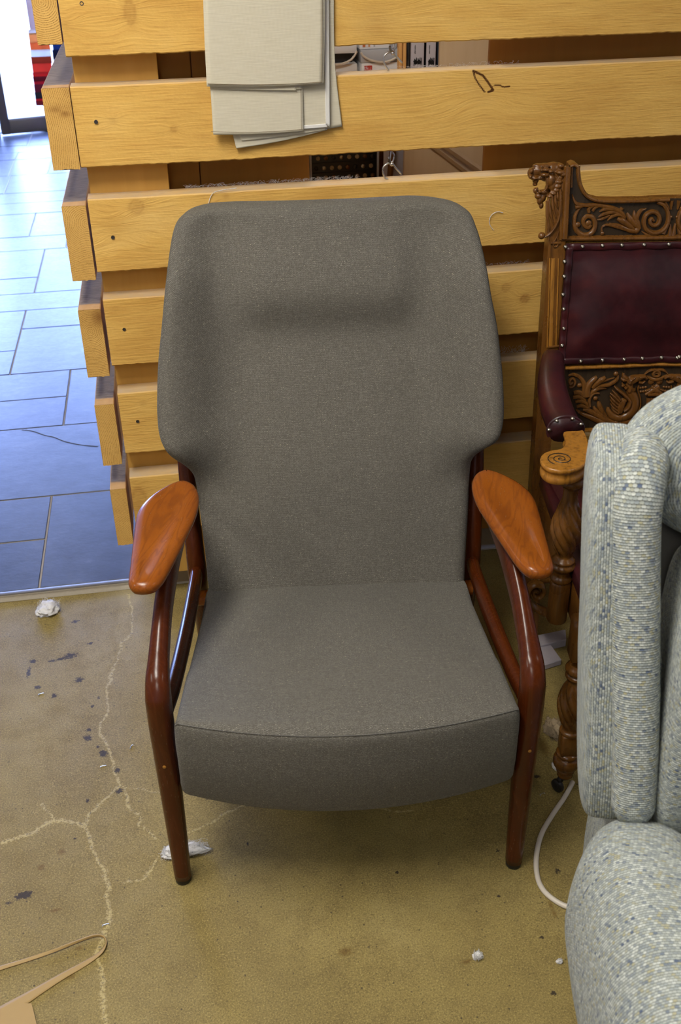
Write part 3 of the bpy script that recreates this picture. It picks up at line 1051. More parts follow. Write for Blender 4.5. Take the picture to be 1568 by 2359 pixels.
def make_back():
    L = np.array([back_hit(*q) for q in BL])[:, [0, 2]]
    R = np.array([back_hit(*q) for q in BR])[:, [0, 2]]
    T = np.array([back_hit(*q) for q in TOPL])[:, [0, 2]]
    L[0, 1] -= .035
    R[0, 1] -= .035
    L, R, T = smooth_path(L, 90), smooth_path(R, 90), smooth_path(T, 30)
    out = np.concatenate([L, T[1:-1], R[::-1]])               # closed outline, clockwise from bottom-left over the top
    nb = 24
    bot = np.stack([np.linspace(R[0, 0], L[0, 0], nb + 2)[1:-1], np.linspace(R[0, 1], L[0, 1], nb + 2)[1:-1]], 1)
    out = np.concatenate([out, bot])
    n = len(out)
    # inset rings towards a central spine; left and right meet on the same spine points
    nl, nt = len(L), len(T) - 2
    zs = np.clip((L[:, 1] + R[:, 1]) / 2, .36, .93)
    spine = np.zeros((n, 2))
    spine[:nl, 1] = zs
    spine[nl:nl + nt, 1] = .93
    spine[nl + nt:nl + nt + nl, 1] = zs[::-1]
    spine[nl + nt + nl:, 1] = zs[0]
    ts = np.r_[0, .012, .03, .055, .085, np.linspace(.12, 1.0, 34)]
    d_out = np.linalg.norm(out - spine, axis=1)

    def surf(side):
        rings, uvr = [], []
        for t in ts:
            q = out + (spine - out) * t
            d = d_out * t
            r = .026 if side > 0 else .03
            hh = np.sqrt(np.clip(1 - (1 - np.clip(d / r, 0, 1)) ** 2, 0, 1))
            u, z = q[:, 0], q[:, 1]
            base = vplane(z) - wing(u, z)
            if side > 0:
                v = base - hh * .024
                inner = 1 - sstep(.115, .225, np.abs(u))
                v -= .034 * sstep(.795, .900, z) * (1 - .60 * sstep(.90, 1.03, z)) * inner     # head pillow
                v += .004 * np.exp(-((z - .800) / .045) ** 2) * inner                         # the dip below it
                v -= .018 * np.exp(-((z - .58) / .14) ** 2) * (1 - sstep(.10, .26, np.abs(u)))  # lumbar swell
                v += .010 * np.exp(-((np.abs(u) - .215) / .035) ** 2) * sstep(.60, .72, z) * (1 - sstep(.98, 1.04, z))
            else:
                v = base + hh * .045
            rings.append(np.stack([u, v, z], 1))
            uvr.append(np.stack([u, z * 1.085 - hh * (.024 if side > 0 else -.045)], 1))
        return rings, uvr
    (fr, ufr), (bk, ubk) = surf(1), surf(-1)
    P = np.array(fr[::-1] + bk[1:])
    V, Fc = grid(P, cv=True)
    k0 = len(V)
    uv = np.array(ufr[::-1] + ubk[1:]).reshape(-1, 2)
    # close front and back along the spine (degenerate strips)
    o = mesh('backrest', V, Fc, 'twill', chair, uv=uv, smooth=True)
    recalc(o)
    bm = bmesh.new()
    bm.from_mesh(o.data)
    bmesh.ops.remove_doubles(bm, verts=bm.verts, dist=.0007)
    bmesh.ops.dissolve_degenerate(bm, edges=bm.edges, dist=.00005)
    bmesh.ops.recalc_face_normals(bm, faces=bm.faces)
    bm.to_mesh(o.data)
    bm.free()
    return o


make_back()


def make_seat():
    """loft across the width; each cross-section is a closed (v, z) loop"""
    nu = 61
    us = np.linspace(-1, 1, nu)
    us = np.sign(us) * (1 - (1 - np.abs(us)) ** 1.35)
    rings, uvs = [], []
    for s in us:
        a = abs(s)
        e = math.sqrt(max(0, 1 - max(0, (a - .955) / .045) ** 2.2)) if a > .955 else 1.0
        sh = (1 - e) * .018
        bow = .045 * (1 - a ** 2)
        crown = .016 * (1 - a ** 2.4)
        sag = .013 * (1 - a ** 2)
        ft, fb = -.064 - bow, -.030 - bow * 1.0
        zt, zb = .440, .246 - sag
        # loop: back-bottom, back-top, along the top to the front seam, down the front, under
        top = [(v, .338 + (.440 - .338) * ((.455 - v) / (.455 + .064)) + crown * math.sin(math.pi * min(1, max(0, (.455 - v) / .52))) ** .8) for v in np.linspace(.455, ft + .012, 26)]
        fr = [(ft + .0052, zt + .0010), (ft + .0022, zt - .0012), (ft + .0004, zt - .0024), (ft + .0012, zt - .0040), (ft - .0006, zt - .0062), (ft - .0020, zt - .011)]
        for q in np.linspace(.1, .93, 14):
            fr.append((ft + (fb - ft) * q - .012 * math.sin(math.pi * q) - .002, zt - .011 + (zb + .011 - zt) * q))
        fr += [(fb + .003, zb + .004), (fb + .010, zb)]
        bt = [(v, zb + (.235 - zb) * q) for v, q in zip(np.linspace(fb + .03, .43, 8), np.linspace(0.02, 1, 8))]
        bkk = [(.452, .245), (.460, .27), (.463, .305), (.461, .328)]
        loop = np.array(top + fr + bt + bkk)
        cen = np.array([np.clip(loop[:, 0], -.03, .42), np.clip(loop[:, 1], .28, .35)]).T
        dd = cen - loop
        ln = np.linalg.norm(dd, axis=1)[:, None] + 1e-9
        loop2 = loop + dd / ln * np.minimum(sh, ln)
        hw = .2725 + (.258 - .2725) * np.clip((loop2[:, 0] + .064) / .52, 0, 1) + .010 * np.clip((.44 - loop2[:, 1]) / .2, 0, 1) * (loop2[:, 0] < .1)
        u = s * hw
        rings.append(np.stack([u, loop2[:, 0], loop2[:, 1]], 1))
        ln = np.r_[0, np.cumsum(np.linalg.norm(np.diff(loop, axis=0), axis=1))]
        uvs.append(np.stack([u, -ln], 1))
    P = np.array(rings)
    V, Fc = grid(P, cv=True, cap0=True, cap1=True)
    uv = np.concatenate([np.array(uvs).reshape(-1, 2), [[-.27, 0], [.27, 0]]])
    # per-loop uv so the wrap-around strip does not smear
    o = mesh('seat', V, Fc, 'twill', chair, uv=uv, smooth=True, sharp=75)
    return recalc(o)


make_seat()
# stitched seam along the front top edge
sm = []
for s in np.linspace(-.98, .98, 40):
    sm.append((s * .2735, -.0640 - .045 * (1 - s * s) + .0006, .440 - .0026))
put('seam', tube(sm, .00055, 6), 'lining', chair)

ARM = [(416.4, 1111.3), (430.7, 1111.9), (446, 1119), (455.6, 1133.3), (458.4, 1148.6), (456.5, 1167.7), (449.8, 1190.7), (438.4, 1215.6), (423, 1248), (404, 1286), (384.8, 1322.7),
       (371.4, 1341), (358, 1352), (341, 1357.5), (322, 1359), (306, 1357), (297.5, 1350), (295.4, 1339), (298.7, 1311), (303.5, 1270), (307.3, 1239), (311, 1208), (316.9, 1184), (327.4, 1166), (346.5, 1147), (369.5, 1131.4), (394.4, 1118)]


def arm_hit(x, y):
    # arm top plane rises slightly to the back and outward
    n = np.array([0, 0, 1.0]) - CF.V * .045
    P = CF.local(hit(x, y, CF.O + CF.V * .05 + np.array([0, 0, .612]), n))
    return P


def make_arm(sgn):
    pts = np.array([arm_hit(*q)[:2] for q in ARM])
    o = smooth_path(pts, 110, closed=True)
    if sgn > 0:
        o = o * np.array([-1, 1])
    c = o.mean(0)
    d = np.roll(o, -1, 0) - np.roll(o, 1, 0)
    nrm = np.stack([d[:, 1], -d[:, 0]], 1)
    nrm /= np.linalg.norm(nrm, axis=1)[:, None]
    if ((o - c) * nrm).sum() < 0:
        nrm = -nrm
    rings = []

    def zt(q):
        return .612 + .045 * (q[:, 1] - .05)
    lv = [(.030, -.019), (.016, -.0185), (.009, -.0165), (.004, -.0125), (.001, -.007), (0, -.002), (.001, .0025), (.004, .006), (.009, .0085), (.016, .0093)]
    for ins, dz in lv:
        q = o - nrm * ins
        rings.append(np.column_stack([q, zt(q) + dz]))
    q0 = o - nrm * .016
    for t, dz in ((.25, .0086), (.5, .0074), (.75, .0064), (.97, .0060)):
        ax = np.stack([np.full(len(o), c[0]), c[1] + np.clip(q0[:, 1] - c[1], -.10, .08)], 1)
        ax[:, 0] += -sgn * -.0 + (ax[:, 1] - c[1]) * (.20 if sgn < 0 else -.20)
        q = q0 + (ax - q0) * t
        rings.append(np.column_stack([q, zt(q) + dz]))
    V, Fc = grid(np.array(rings), cv=True, cap0=True, cap1=True)
    return put('armrest', (V, Fc), 'teak_y', chair, sharp=None)


for sg in (-1, 1):
    make_arm(sg)
    # front leg: one bent piece from the floor over the knee, then up and back under the arm
    pth = smooth_path([(.303, -.001, .012), (.302, -.004, .12), (.301, -.010, .25), (.300, -.018, .37), (.299, -.0215, .440), (.2985, -.019, .461), (.2985, -.007, .478), (.2985, .012, .488),
                       (.298, .045, .503), (.295, .11, .536), (.287, .19, .574), (.279, .255, .594)], 90)
    pth[:, 0] *= sg
    rr = [.0150, .0172, .0192, .0205, .0208, .0200, .0195, .0195, .0205, .024, .027]
    V, Fc = tube(pth, rr, 24, up=(1, 0, 0), ell=[(1.0, 1.0), (1.05, 1), (1.1, 1), (1.12, 1), (1.05, 1), (1.0, 1), (1.0, .95), (1.05, .86), (1.2, .74), (1.3, .62), (1.1, .55)], power=2.35)
    lg = put('front_leg', (V, Fc), 'teak_z_shaded', chair, sharp=None)
    put('foot_glide', lathe([(0, 0), (.013, 0), (.0142, .002), (.0142, .010), (.0136, .013), (0, .013)], 20, (sg * .303, -.001)), 'iron', lg)
    # wooden plug over the bolt
    pv, pf = lathe([(0, .0004), (.0024, .0003), (.0030, -.0002), (.0032, -.002)], 16)
    pv, pf = xf((pv, pf), (0, 0, 0), rx=math.radians(90))
    put('plug', (pv + np.array([sg * .3015, -.0374, .318]), pf), 'oak_light', lg)
    # side rail from the rear leg down-forward to the front leg
    rp = smooth_path([(.286, .505, .336), (.284, .40, .352), (.284, .24, .376), (.288, .08, .398), (.294, .006, .404)], 40)
    rp[:, 0] *= sg
    put('side_rail', tube(rp, [.0150, .0155, .0155, .015, .014], 16, up=(1, 0, 0), ell=(1.25, .8), power=2.5), 'teak_z_shaded', chair, sharp=None)
    # rear leg and back upright
    lp = smooth_path([(.300, .640, .012), (.297, .600, .12), (.290, .545, .26), (.2865, .512, .335), (.289, .530, .44), (.293, .572, .58), (.288, .615, .68), (.262, .665, .78)], 60)
    lp[:, 0] *= sg
    rl = put('rear_leg', tube(lp, [.0135, .0165, .0190, .0205, .0185, .0175, .017, .013], 18, up=(1, 0, 0), ell=(1.15, .95), power=2.4), 'teak_z_shaded', chair, sharp=None)
    put('foot_glide', lathe([(0, 0), (.013, 0), (.014, .002), (.014, .010), (.0125, .013), (0, .013)], 20, (sg * .3003, .6405)), 'iron', rl)
    # stub that carries the arm from the upright
    put('arm_bracket', tube([(sg * .276, .27, .588), (sg * .284, .40, .562), (sg * .2915, .553, .50)], [.016, .0145, .013], 12, up=(0, 0, 1), ell=(.8, .9), n=16, round_ends=.012), 'teak_y', chair)
put('cross_rail', tube([(-.286, .48, .285), (.286, .48, .285)], .016, 14, n=8), 'teak_y', chair)
put('cross_rail', tube([(-.296, .022, .30), (.296, .022, .30)], .014, 14, n=8), 'teak_y', chair)

# ================================================================== THE CARVED OAK ARMCHAIR
OF = Frame(0.833, -0.755, math.radians(-9))
oak = thing('carved_armchair', 'antique carved oak armchair in studded oxblood leather with a lion head post', 'armchair', OF.O, OF.a)
UC = 0.228                                        # its centre line


def bv(z, off=0.0):
    return .5 + .12 * (np.asarray(z) - .4) - off


def bp(px, py, off=0.0):
    P = OF.plane(px, py, .5 - off, .12, .4)
    return P


def slab(pts, off0, off1, name, mat, parent=oak, bev=0.0):
    """prism of an outline [(u, z)...] lying on the raked back plane, from off0 (front) to off1 (behind)"""
    bm = bmesh.new()
    fr = [bm.verts.new((u, float(bv(z, off0)), z)) for u, z in pts]
    f = bm.faces.new(fr)
    r = bmesh.ops.extrude_face_region(bm, geom=[f])
    for v in r['geom']:
        if isinstance(v, bmesh.types.BMVert):
            v.co.y += off1 + off0
    if bev:
        bmesh.ops.bevel(bm, geom=[e for e in bm.edges if abs(e.verts[0].co.y - e.verts[1].co.y) < .05], offset=bev, segments=2, affect='EDGES')
    bmesh.ops.triangulate(bm, faces=[f for f in bm.faces if len(f.verts) > 4])
    bmesh.ops.recalc_face_normals(bm, faces=bm.faces)
    me = bpy.data.meshes.new(name)
    bm.to_mesh(me)
    bm.free()
    me.materials.append(MAT[mat])
    if mat == 'oak_dark':                           # only the carved ground is darker; the edges are plain oak
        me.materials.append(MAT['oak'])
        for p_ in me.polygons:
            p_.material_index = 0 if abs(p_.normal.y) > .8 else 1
    return link(name, me, parent)


def mirror(VF):
    V = np.array(VF[0], float)
    V[:, 0] = 2 * UC - V[:, 0]
    return V, [f[::-1] for f in VF[1]]


def stroke(pts, w, h, off=0.0, n=None, mapper=bp):
    """carved relief stroke: tapered rounded ridge standing on the ground plane"""
    n = n or max(10, 5 * len(pts))
    C2 = np.array([mapper(*q, off) for q in smooth_path(pts, n)])
    T = np.gradient(C2[:, [0, 2]], axis=0)
    T /= np.linalg.norm(T, axis=1)[:, None] + 1e-12
    N = np.stack([-T[:, 1], T[:, 0]], 1)
    tt = np.linspace(0, 1, n)
    wv = np.interp(tt, np.linspace(0, 1, len(w)), w) if not np.isscalar(w) else np.full(n, w)
    hv = h * np.clip(wv / max(wv.max(), 1e-6), .25, 1) ** .6
    rings = []
    for k, (s, hh) in enumerate(((-1, -.15), (-.93, .45), (-.6, .86), (0, 1), (.6, .86), (.93, .45), (1, -.15))):
        rings.append(np.stack([C2[:, 0] + N[:, 0] * wv * s, C2[:, 1] - hv * hh, C2[:, 2] + N[:, 1] * wv * s], 1))
    P = np.array(rings).transpose(1, 0, 2)
    return grid(P, cap0=False, cap1=False)


def ball(px, py, r, off=0.0, flat=.7, mapper=bp):
    c = mapper(px, py, off)
    V, Fc = lathe([(0, 1), (.4, .92), (.75, .66), (.95, .3), (1, 0), (.95, -.3), (.0, -.35)], 12)
    V = V * r
    V, Fc = xf((V, Fc), (0, 0, 0), rx=math.radians(90))
    return V * np.array([1, flat, 1]) + c, Fc


# --- back posts
PX0, PX1 = bp(1250, 700)[0], bp(1291, 700)[0]
for side in (0, 1):
    def uu(a):
        return a if side == 0 else 2 * UC - a
    pst = slab([(uu(PX0), .012), (uu(PX1), .012), (uu(PX1 + .001), .915), (uu(PX1 + .001), 1.055), (uu(PX0 + .004), 1.055)][::1 if side == 0 else -1], 0, .045, 'back_post', 'oak')
    for px in (1264, 1271.5, 1284):
        VF = stroke([(px + 2, 594), (px - 4, 800)], .0016 if px != 1271.5 else .0042, .0022, .0, n=8)
        put('reeding', VF if side == 0 else mirror(VF), 'oak_light', pst)
    # tall moulded strip beside the crest
    for pts_, w_, h_ in (([(1307, 382), (1303, 470), (1299, 548)], .0072, .010), ([(1268, 560), (1290, 560)], .003, .003), ([(1262, 800), (1288, 797)], .003, .003),
                         ([(1262, 552), (1262, 470), (1264, 460)], .0030, .003), ([(1292, 552), (1292, 440)], .0035, .004)):
        VF = stroke(pts_, w_, h_)
        put('moulding', VF if side == 0 else mirror(VF), 'oak', pst)
    # feathered wing carved under the head and the looped tassel below it
    fe = [stroke([(1290, 435), (1288, 490), (1281, 515), (1268, 535), (1252, 546)], [.0025, .003, .003, .0025], .006)]
    for a, b in (((1258, 462), (1266, 528)), ((1264, 455), (1274, 517)), ((1271, 449), (1279, 500)), ((1278, 444), (1284, 480)), ((1284, 440), (1287, 462))):
        fe.append(stroke([a, ((a[0] + b[0]) / 2 - 2, (a[1] + b[1]) / 2 + 3), b], [.0015, .0032, .0012], .0042))
    fe.append(stroke([(1286, 532), (1282, 545), (1274, 560), (1276, 568), (1283, 566), (1285, 556), (1282, 545)], .0016, .003))
    fe.append(ball(1247, 543, .0072, .002, 1.0))
    VF = merge(fe)
    put('feather_carving', VF if side == 0 else mirror(VF), 'oak_relief', pst)

# --- lion head at the top of the left post (and its twin on the right one)
LION = [  # px, py, rx, ry, depth half, dv
    (1262, 398, 22, 18, .016, 0), (1272, 392, 20, 17, .015, 0), (1280, 400, 14, 20, .014, 0), (1241, 392, 16, 11, .012, 0), (1226, 399, 10, 12, .011, 0), (1221, 391, 5, 6, .007, -.004),
    (1219, 404, 4, 5, .006, -.004), (1230, 408, 9, 6, .012, -.002), (1233, 416, 6, 6, .009, 0), (1243, 409, 10, 4, .011, -.002), (1254, 386, 8, 4, .006, -.012), (1264, 389, 6, 4, .006, -.013),
    (1252, 398, 10, 5, .006, -.010), (1244, 387, 4, 4, .005, -.010), (1240, 381, 12, 4, .009, 0), (1256, 380, 14, 4, .010, 0), (1289, 379, 7, 5, .006, -.006), (1287, 392, 10, 5, .006, -.012),
    (1293, 397, 7, 5, .006, -.012), (1266, 412, 9, 14, .008, -.008), (1270, 425, 8, 12, .008, -.006), (1258, 412, 4, 12, .006, -.004), (1258, 428, 4, 10, .006, -.003), (1252, 441, 10, 4.5, .010, -.002),
    (1241, 443, 8, 4.5, .009, 0), (1233, 439, 5, 6, .007, 0), (1235, 433, 2.5, 4, .003, -.004), (1241, 438, 3.5, 4, .003, -.005), (1240, 451, 8, 7, .009, 0), (1243, 462, 6, 9, .008, 0), (1246, 473, 4.5, 7, .007, 0),
    (1249, 455, 7, 9, .009, 0), (1283, 415, 9, 6, .007, -.008), (1281, 425, 9, 6, .007, -.008), (1277, 434, 8, 6, .007, -.008), (1271, 441, 8, 5, .007, -.008), (1264, 448, 8, 4.5, .007, -.006), (1288, 405, 7, 6, .007, -.006),
    (1286, 388, 10, 12, .014, 0), (1284, 410, 10, 16, .012, .002), (1261, 434, 6, 9, .008, 0), (1262, 446, 8, 6, .009, 0), (1252, 448, 10, 6, .009, .001), (1272, 430, 9, 18, .010, .003), (1232, 424, 5, 4, .006, 0)]


def lion():
    parts = []
    for px, py, rx, ry, dp, dv in LION:
        c = bp(px, py, -.016)
        a = abs(bp(px + rx, py, -.016)[0] - c[0])
        b = abs(bp(px, py + ry, -.016)[2] - c[2])
        V, Fc = lathe([(math.sin(t), math.cos(t)) for t in np.linspace(0.02, math.pi - .02, 9)], 14)
        feat = dp <= .0081 and dv < 0
        k_ = (1.08, 1.05, 1.08) if feat else (1.20, .95, 1.18)
        parts.append((V * np.array([a * k_[0], dp * k_[1], b * k_[2]]) + c + np.array([0, dv - (.0055 if feat else 0), 0]), Fc))
    for st, wd in (([(1280, 396), (1291, 408), (1290, 422)], .0022), ([(1276, 404), (1285, 416), (1283, 432)], .0022), ([(1271, 414), (1279, 428), (1274, 441)], .0022), ([(1266, 424), (1272, 436), (1264, 447)], .002),
                   ([(1246, 381), (1256, 384), (1268, 382)], .0024), ([(1229, 413), (1240, 410), (1252, 403), (1258, 412), (1260, 430), (1252, 441), (1240, 443)], .0018)):
        C3 = smooth_path([bp(q[0], q[1], -.001) for q in st], 26)
        parts.append(tube(C3, [wd * .5, wd, wd, wd * .5], 8))
    return merge(parts)


LH = lion()
for side in (0, 1):
    o = put('lion_head', LH if side == 0 else mirror(LH), 'oak_relief', oak, sharp=None)
    rm = o.modifiers.new('Remesh', 'REMESH')
    rm.mode = 'VOXEL'
    rm.voxel_size = .0009
    rm.use_smooth_shade = True
    sm_ = o.modifiers.new('Smooth', 'SMOOTH')
    sm_.iterations = 3

# --- crest rail with its scrolled carving
top = [(1312, 381), (1322, 377), (1331, 380), (1331, 398), (1335, 424), (1346, 446), (1362, 457), (1382, 462), (1420, 463), (1480, 462), (1512, 460), (1540, 459)]
T2 = [bp(*q) for q in top]
half = [(P[0], P[2]) for P in T2] + [(UC, T2[-1][2])]
zb = bp(1400, 553)[2]
full = half + [(2 * UC - u, z) for u, z in half[-2::-1]] + [(2 * UC - half[0][0], zb), (half[0][0], zb)]
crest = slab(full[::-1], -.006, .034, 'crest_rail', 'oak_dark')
rim = [stroke([(1312, 383), (1321, 379), (1329, 383)], .004, .0085, -.006, n=10), stroke([(1315, 384), (1314, 430)], .0035, .0075, -.006, n=8), stroke(top[2:], .0042, .0085, -.006, n=60), stroke([(1300, 548.5), (1420, 547.5), (1548, 546)], .0050, .010, -.006, n=12)]
cv = [
    stroke([(1338, 475), (1327, 490), (1322, 508), (1325, 527), (1338, 540), (1354, 541), (1366, 531), (1370, 515), (1364, 501), (1352, 498), (1343, 507), (1345, 519), (1354, 524), (1361, 517)], [.002, .004, .0052, .0055, .0052, .005, .0045, .004, .004], .006, -.006, n=60),
    ball(1355, 515, .0066, -.004, .5), ball(1330, 518, .006, -.004, .6),
    stroke([(1317, 447), (1322, 462), (1330, 470), (1348, 473), (1375, 472), (1405, 478), (1428, 487), (1440, 500)], [.0012, .003, .004, .004, .0045, .005, .004, .003], .006, -.006),
    stroke([(1324, 478), (1334, 476), (1348, 473)], [.004, .0045, .002], .005, -.006), stroke([(1356, 489), (1356, 480), (1368, 474)], [.0035, .004, .002], .005, -.006),
    stroke([(1364, 486), (1370, 478), (1384, 473)], [.003, .0035, .002], .005, -.006), stroke([(1380, 488), (1390, 482), (1405, 481), (1420, 486)], [.0012, .004, .004, .002], .006, -.006),
    stroke([(1378, 500), (1390, 493), (1408, 488), (1428, 492)], [.0012, .004, .0045, .002], .006, -.006), stroke([(1375, 507), (1388, 503), (1404, 495)], [.0012, .0035, .002], .005, -.006),
    stroke([(1398, 508), (1408, 499), (1424, 494), (1440, 503)], [.001, .0038, .0038, .002], .0055, -.006), stroke([(1433, 478), (1427, 488), (1438, 496)], [.004, .0022, .0015], .005, -.006),
    stroke([(1420, 503), (1432, 508), (1448, 519), (1464, 530)], [.0035, .0065, .006, .003], .007, -.006), stroke([(1443, 489), (1450, 503), (1462, 517), (1472, 528)], [.002, .0062, .006, .003], .007, -.006),
    stroke([(1460, 484), (1461, 497), (1468, 514), (1473, 526)], [.0012, .0045, .0055, .003], .006, -.006), stroke([(1488, 480), (1474, 486), (1467, 500), (1469, 515)], [.0008, .004, .004, .002], .006, -.006),
    stroke([(1402, 514), (1425, 520), (1448, 530), (1466, 532)], [.0012, .0038, .005, .006], .006, -.006), stroke([(1386, 537), (1386, 524), (1396, 518), (1415, 521), (1440, 529)], [.0028, .0018, .0025, .0035, .003], .005, -.006),
    ball(1387, 538, .0040, -.004), ball(1466, 531, .0062, -.004, .6),
    stroke([(1476, 532), (1490, 540), (1510, 540)], [.001, .003, .0035], .005, -.006),
    stroke([(1505, 508), (1500, 503), (1496, 507), (1498, 515), (1506, 519), (1515, 514), (1518, 502), (1511, 490), (1498, 488), (1486, 496), (1482, 511), (1486, 526), (1499, 535), (1515, 535), (1530, 525), (1538, 508), (1537, 488), (1528, 472), (1512, 464)],
           [.003, .0042, .0046, .0048, .0048, .0048, .0048, .0046, .0044], .0075, -.006, n=110),
    ball(1545, 500, .0030, -.002), stroke([(1546, 461), (1545, 482)], [.0045, .002], .006, -.006), stroke([(1531, 464), (1541, 482)], [.003, .0015], .005, -.006),
    stroke([(1543, 514), (1542, 544)], [.0015, .0058], .007, -.006), stroke([(1538, 520), (1526, 538)], [.0015, .0052], .006, -.006)]
VF = merge(cv)
put('scroll_carving', merge([VF, mirror(VF)]), 'oak_relief', crest)
VF = merge(rim)
put('crest_moulding', merge([VF, mirror(VF)]), 'oak', crest)

# --- studded leather back
PZ0, PZ1 = bp(1400, 836)[2], bp(1400, 558)[2]
PU0 = bp(1293, 700)[0]
gu = np.linspace(PU0, 2 * UC - PU0, 40)
gz = np.linspace(PZ0, PZ1, 36)
GU, GZ = np.meshgrid(gu, gz, indexing='ij')
ee = np.minimum.reduce([GU - gu[0], gu[-1] - GU, GZ - gz[0], gz[-1] - GZ])
bulge = .004 + .016 * sstep(.008, .10, ee) + .0012 * np.sin(GZ * 90) * np.exp(-((ee - .02) / .02) ** 2)
V, Fc = grid(np.stack([GU, bv(GZ, bulge), GZ], -1))
pad = put('leather_back', (V, Fc), 'leather', oak, sharp=None)
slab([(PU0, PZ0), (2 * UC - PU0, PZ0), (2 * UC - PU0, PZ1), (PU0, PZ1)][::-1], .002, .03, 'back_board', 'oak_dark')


def gimp(pts):
    C2 = np.array(pts)
    return tube(C2, .0075, 10, up=(0, 1, 0), ell=(1.0, .42), n=50)


e1 = .0072
zt_, zb_ = PZ1 - e1, PZ0 + e1
ul, ur = PU0 + e1, 2 * UC - PU0 - e1
for a, b in (((ul, zt_), (ur, zt_)), ((ul, zb_), (ur, zb_)), ((ul, zb_), (ul, zt_)), ((ur, zb_), (ur, zt_))):
    pts = [(a[0] + (b[0] - a[0]) * t, float(bv(a[1] + (b[1] - a[1]) * t, .0055 + .0010 * math.sin(t * 46))), a[1] + (b[1] - a[1]) * t + .0008 * math.sin(t * 40)) for t in np.linspace(0, 1, 40)]
    put('leather_border', gimp(pts), 'leather', pad, sharp=None)
stud_me = None


def stud(P, parent, nrm='front'):
    global stud_me
    if stud_me is None:
        V, Fc = lathe([(0, .0036), (.0018, .0032), (.0034, .0020), (.0044, .0004), (.0046, -.001)], 14)
        o = put('stud', xf((V, Fc), (0, 0, 0), rx=math.radians(90)), 'stud', parent, sharp=None)
        stud_me = o.data
    else:
        o = link('stud', stud_me, parent)
    o.location = P
    if nrm == 'up':
        o.rotation_euler = (math.radians(-90), 0, 0)
    return o


for q in [(1302, 569), (1341, 568), (1387, 566), (1432, 565), (1483, 564), (1540, 563), (1300, 603), (1299, 637), (1296, 679), (1298, 712), (1298, 757), (1294, 796), (1337, 832), (1387, 830), (1437, 828),
          (1479, 826), (1523, 824), (1564, 822)]:
    P = bp(*q, .0085)
    stud(P, pad)
    if 2 * UC - P[0] > P[0] + .03:
        stud((2 * UC - P[0], P[1], P[2]), pad)

# --- lower carved rail: foliage and a crested griffin either side of a canopy
z1, z0 = bp(1400, 838)[2], bp(1400, 996)[2]
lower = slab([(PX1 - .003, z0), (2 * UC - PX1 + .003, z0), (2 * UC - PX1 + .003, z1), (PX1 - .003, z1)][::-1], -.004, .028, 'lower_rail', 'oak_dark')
for mo in (stroke([(1300, 846), (1430, 841), (1530, 836)], .0050, .009, -.004, n=10), stroke([(1340, 990), (1440, 987), (1560, 984)], .0040, .009, -.004, n=10)):
    put('rail_moulding', mo, 'oak_light', lower)
    put('rail_moulding', mirror(mo), 'oak_light', lower)


def q4(*pts):                                           # coordinates read off a 5.85x enlargement
    return [(1300 + x / 5.85, 840 + y / 5.85) for x, y in pts]


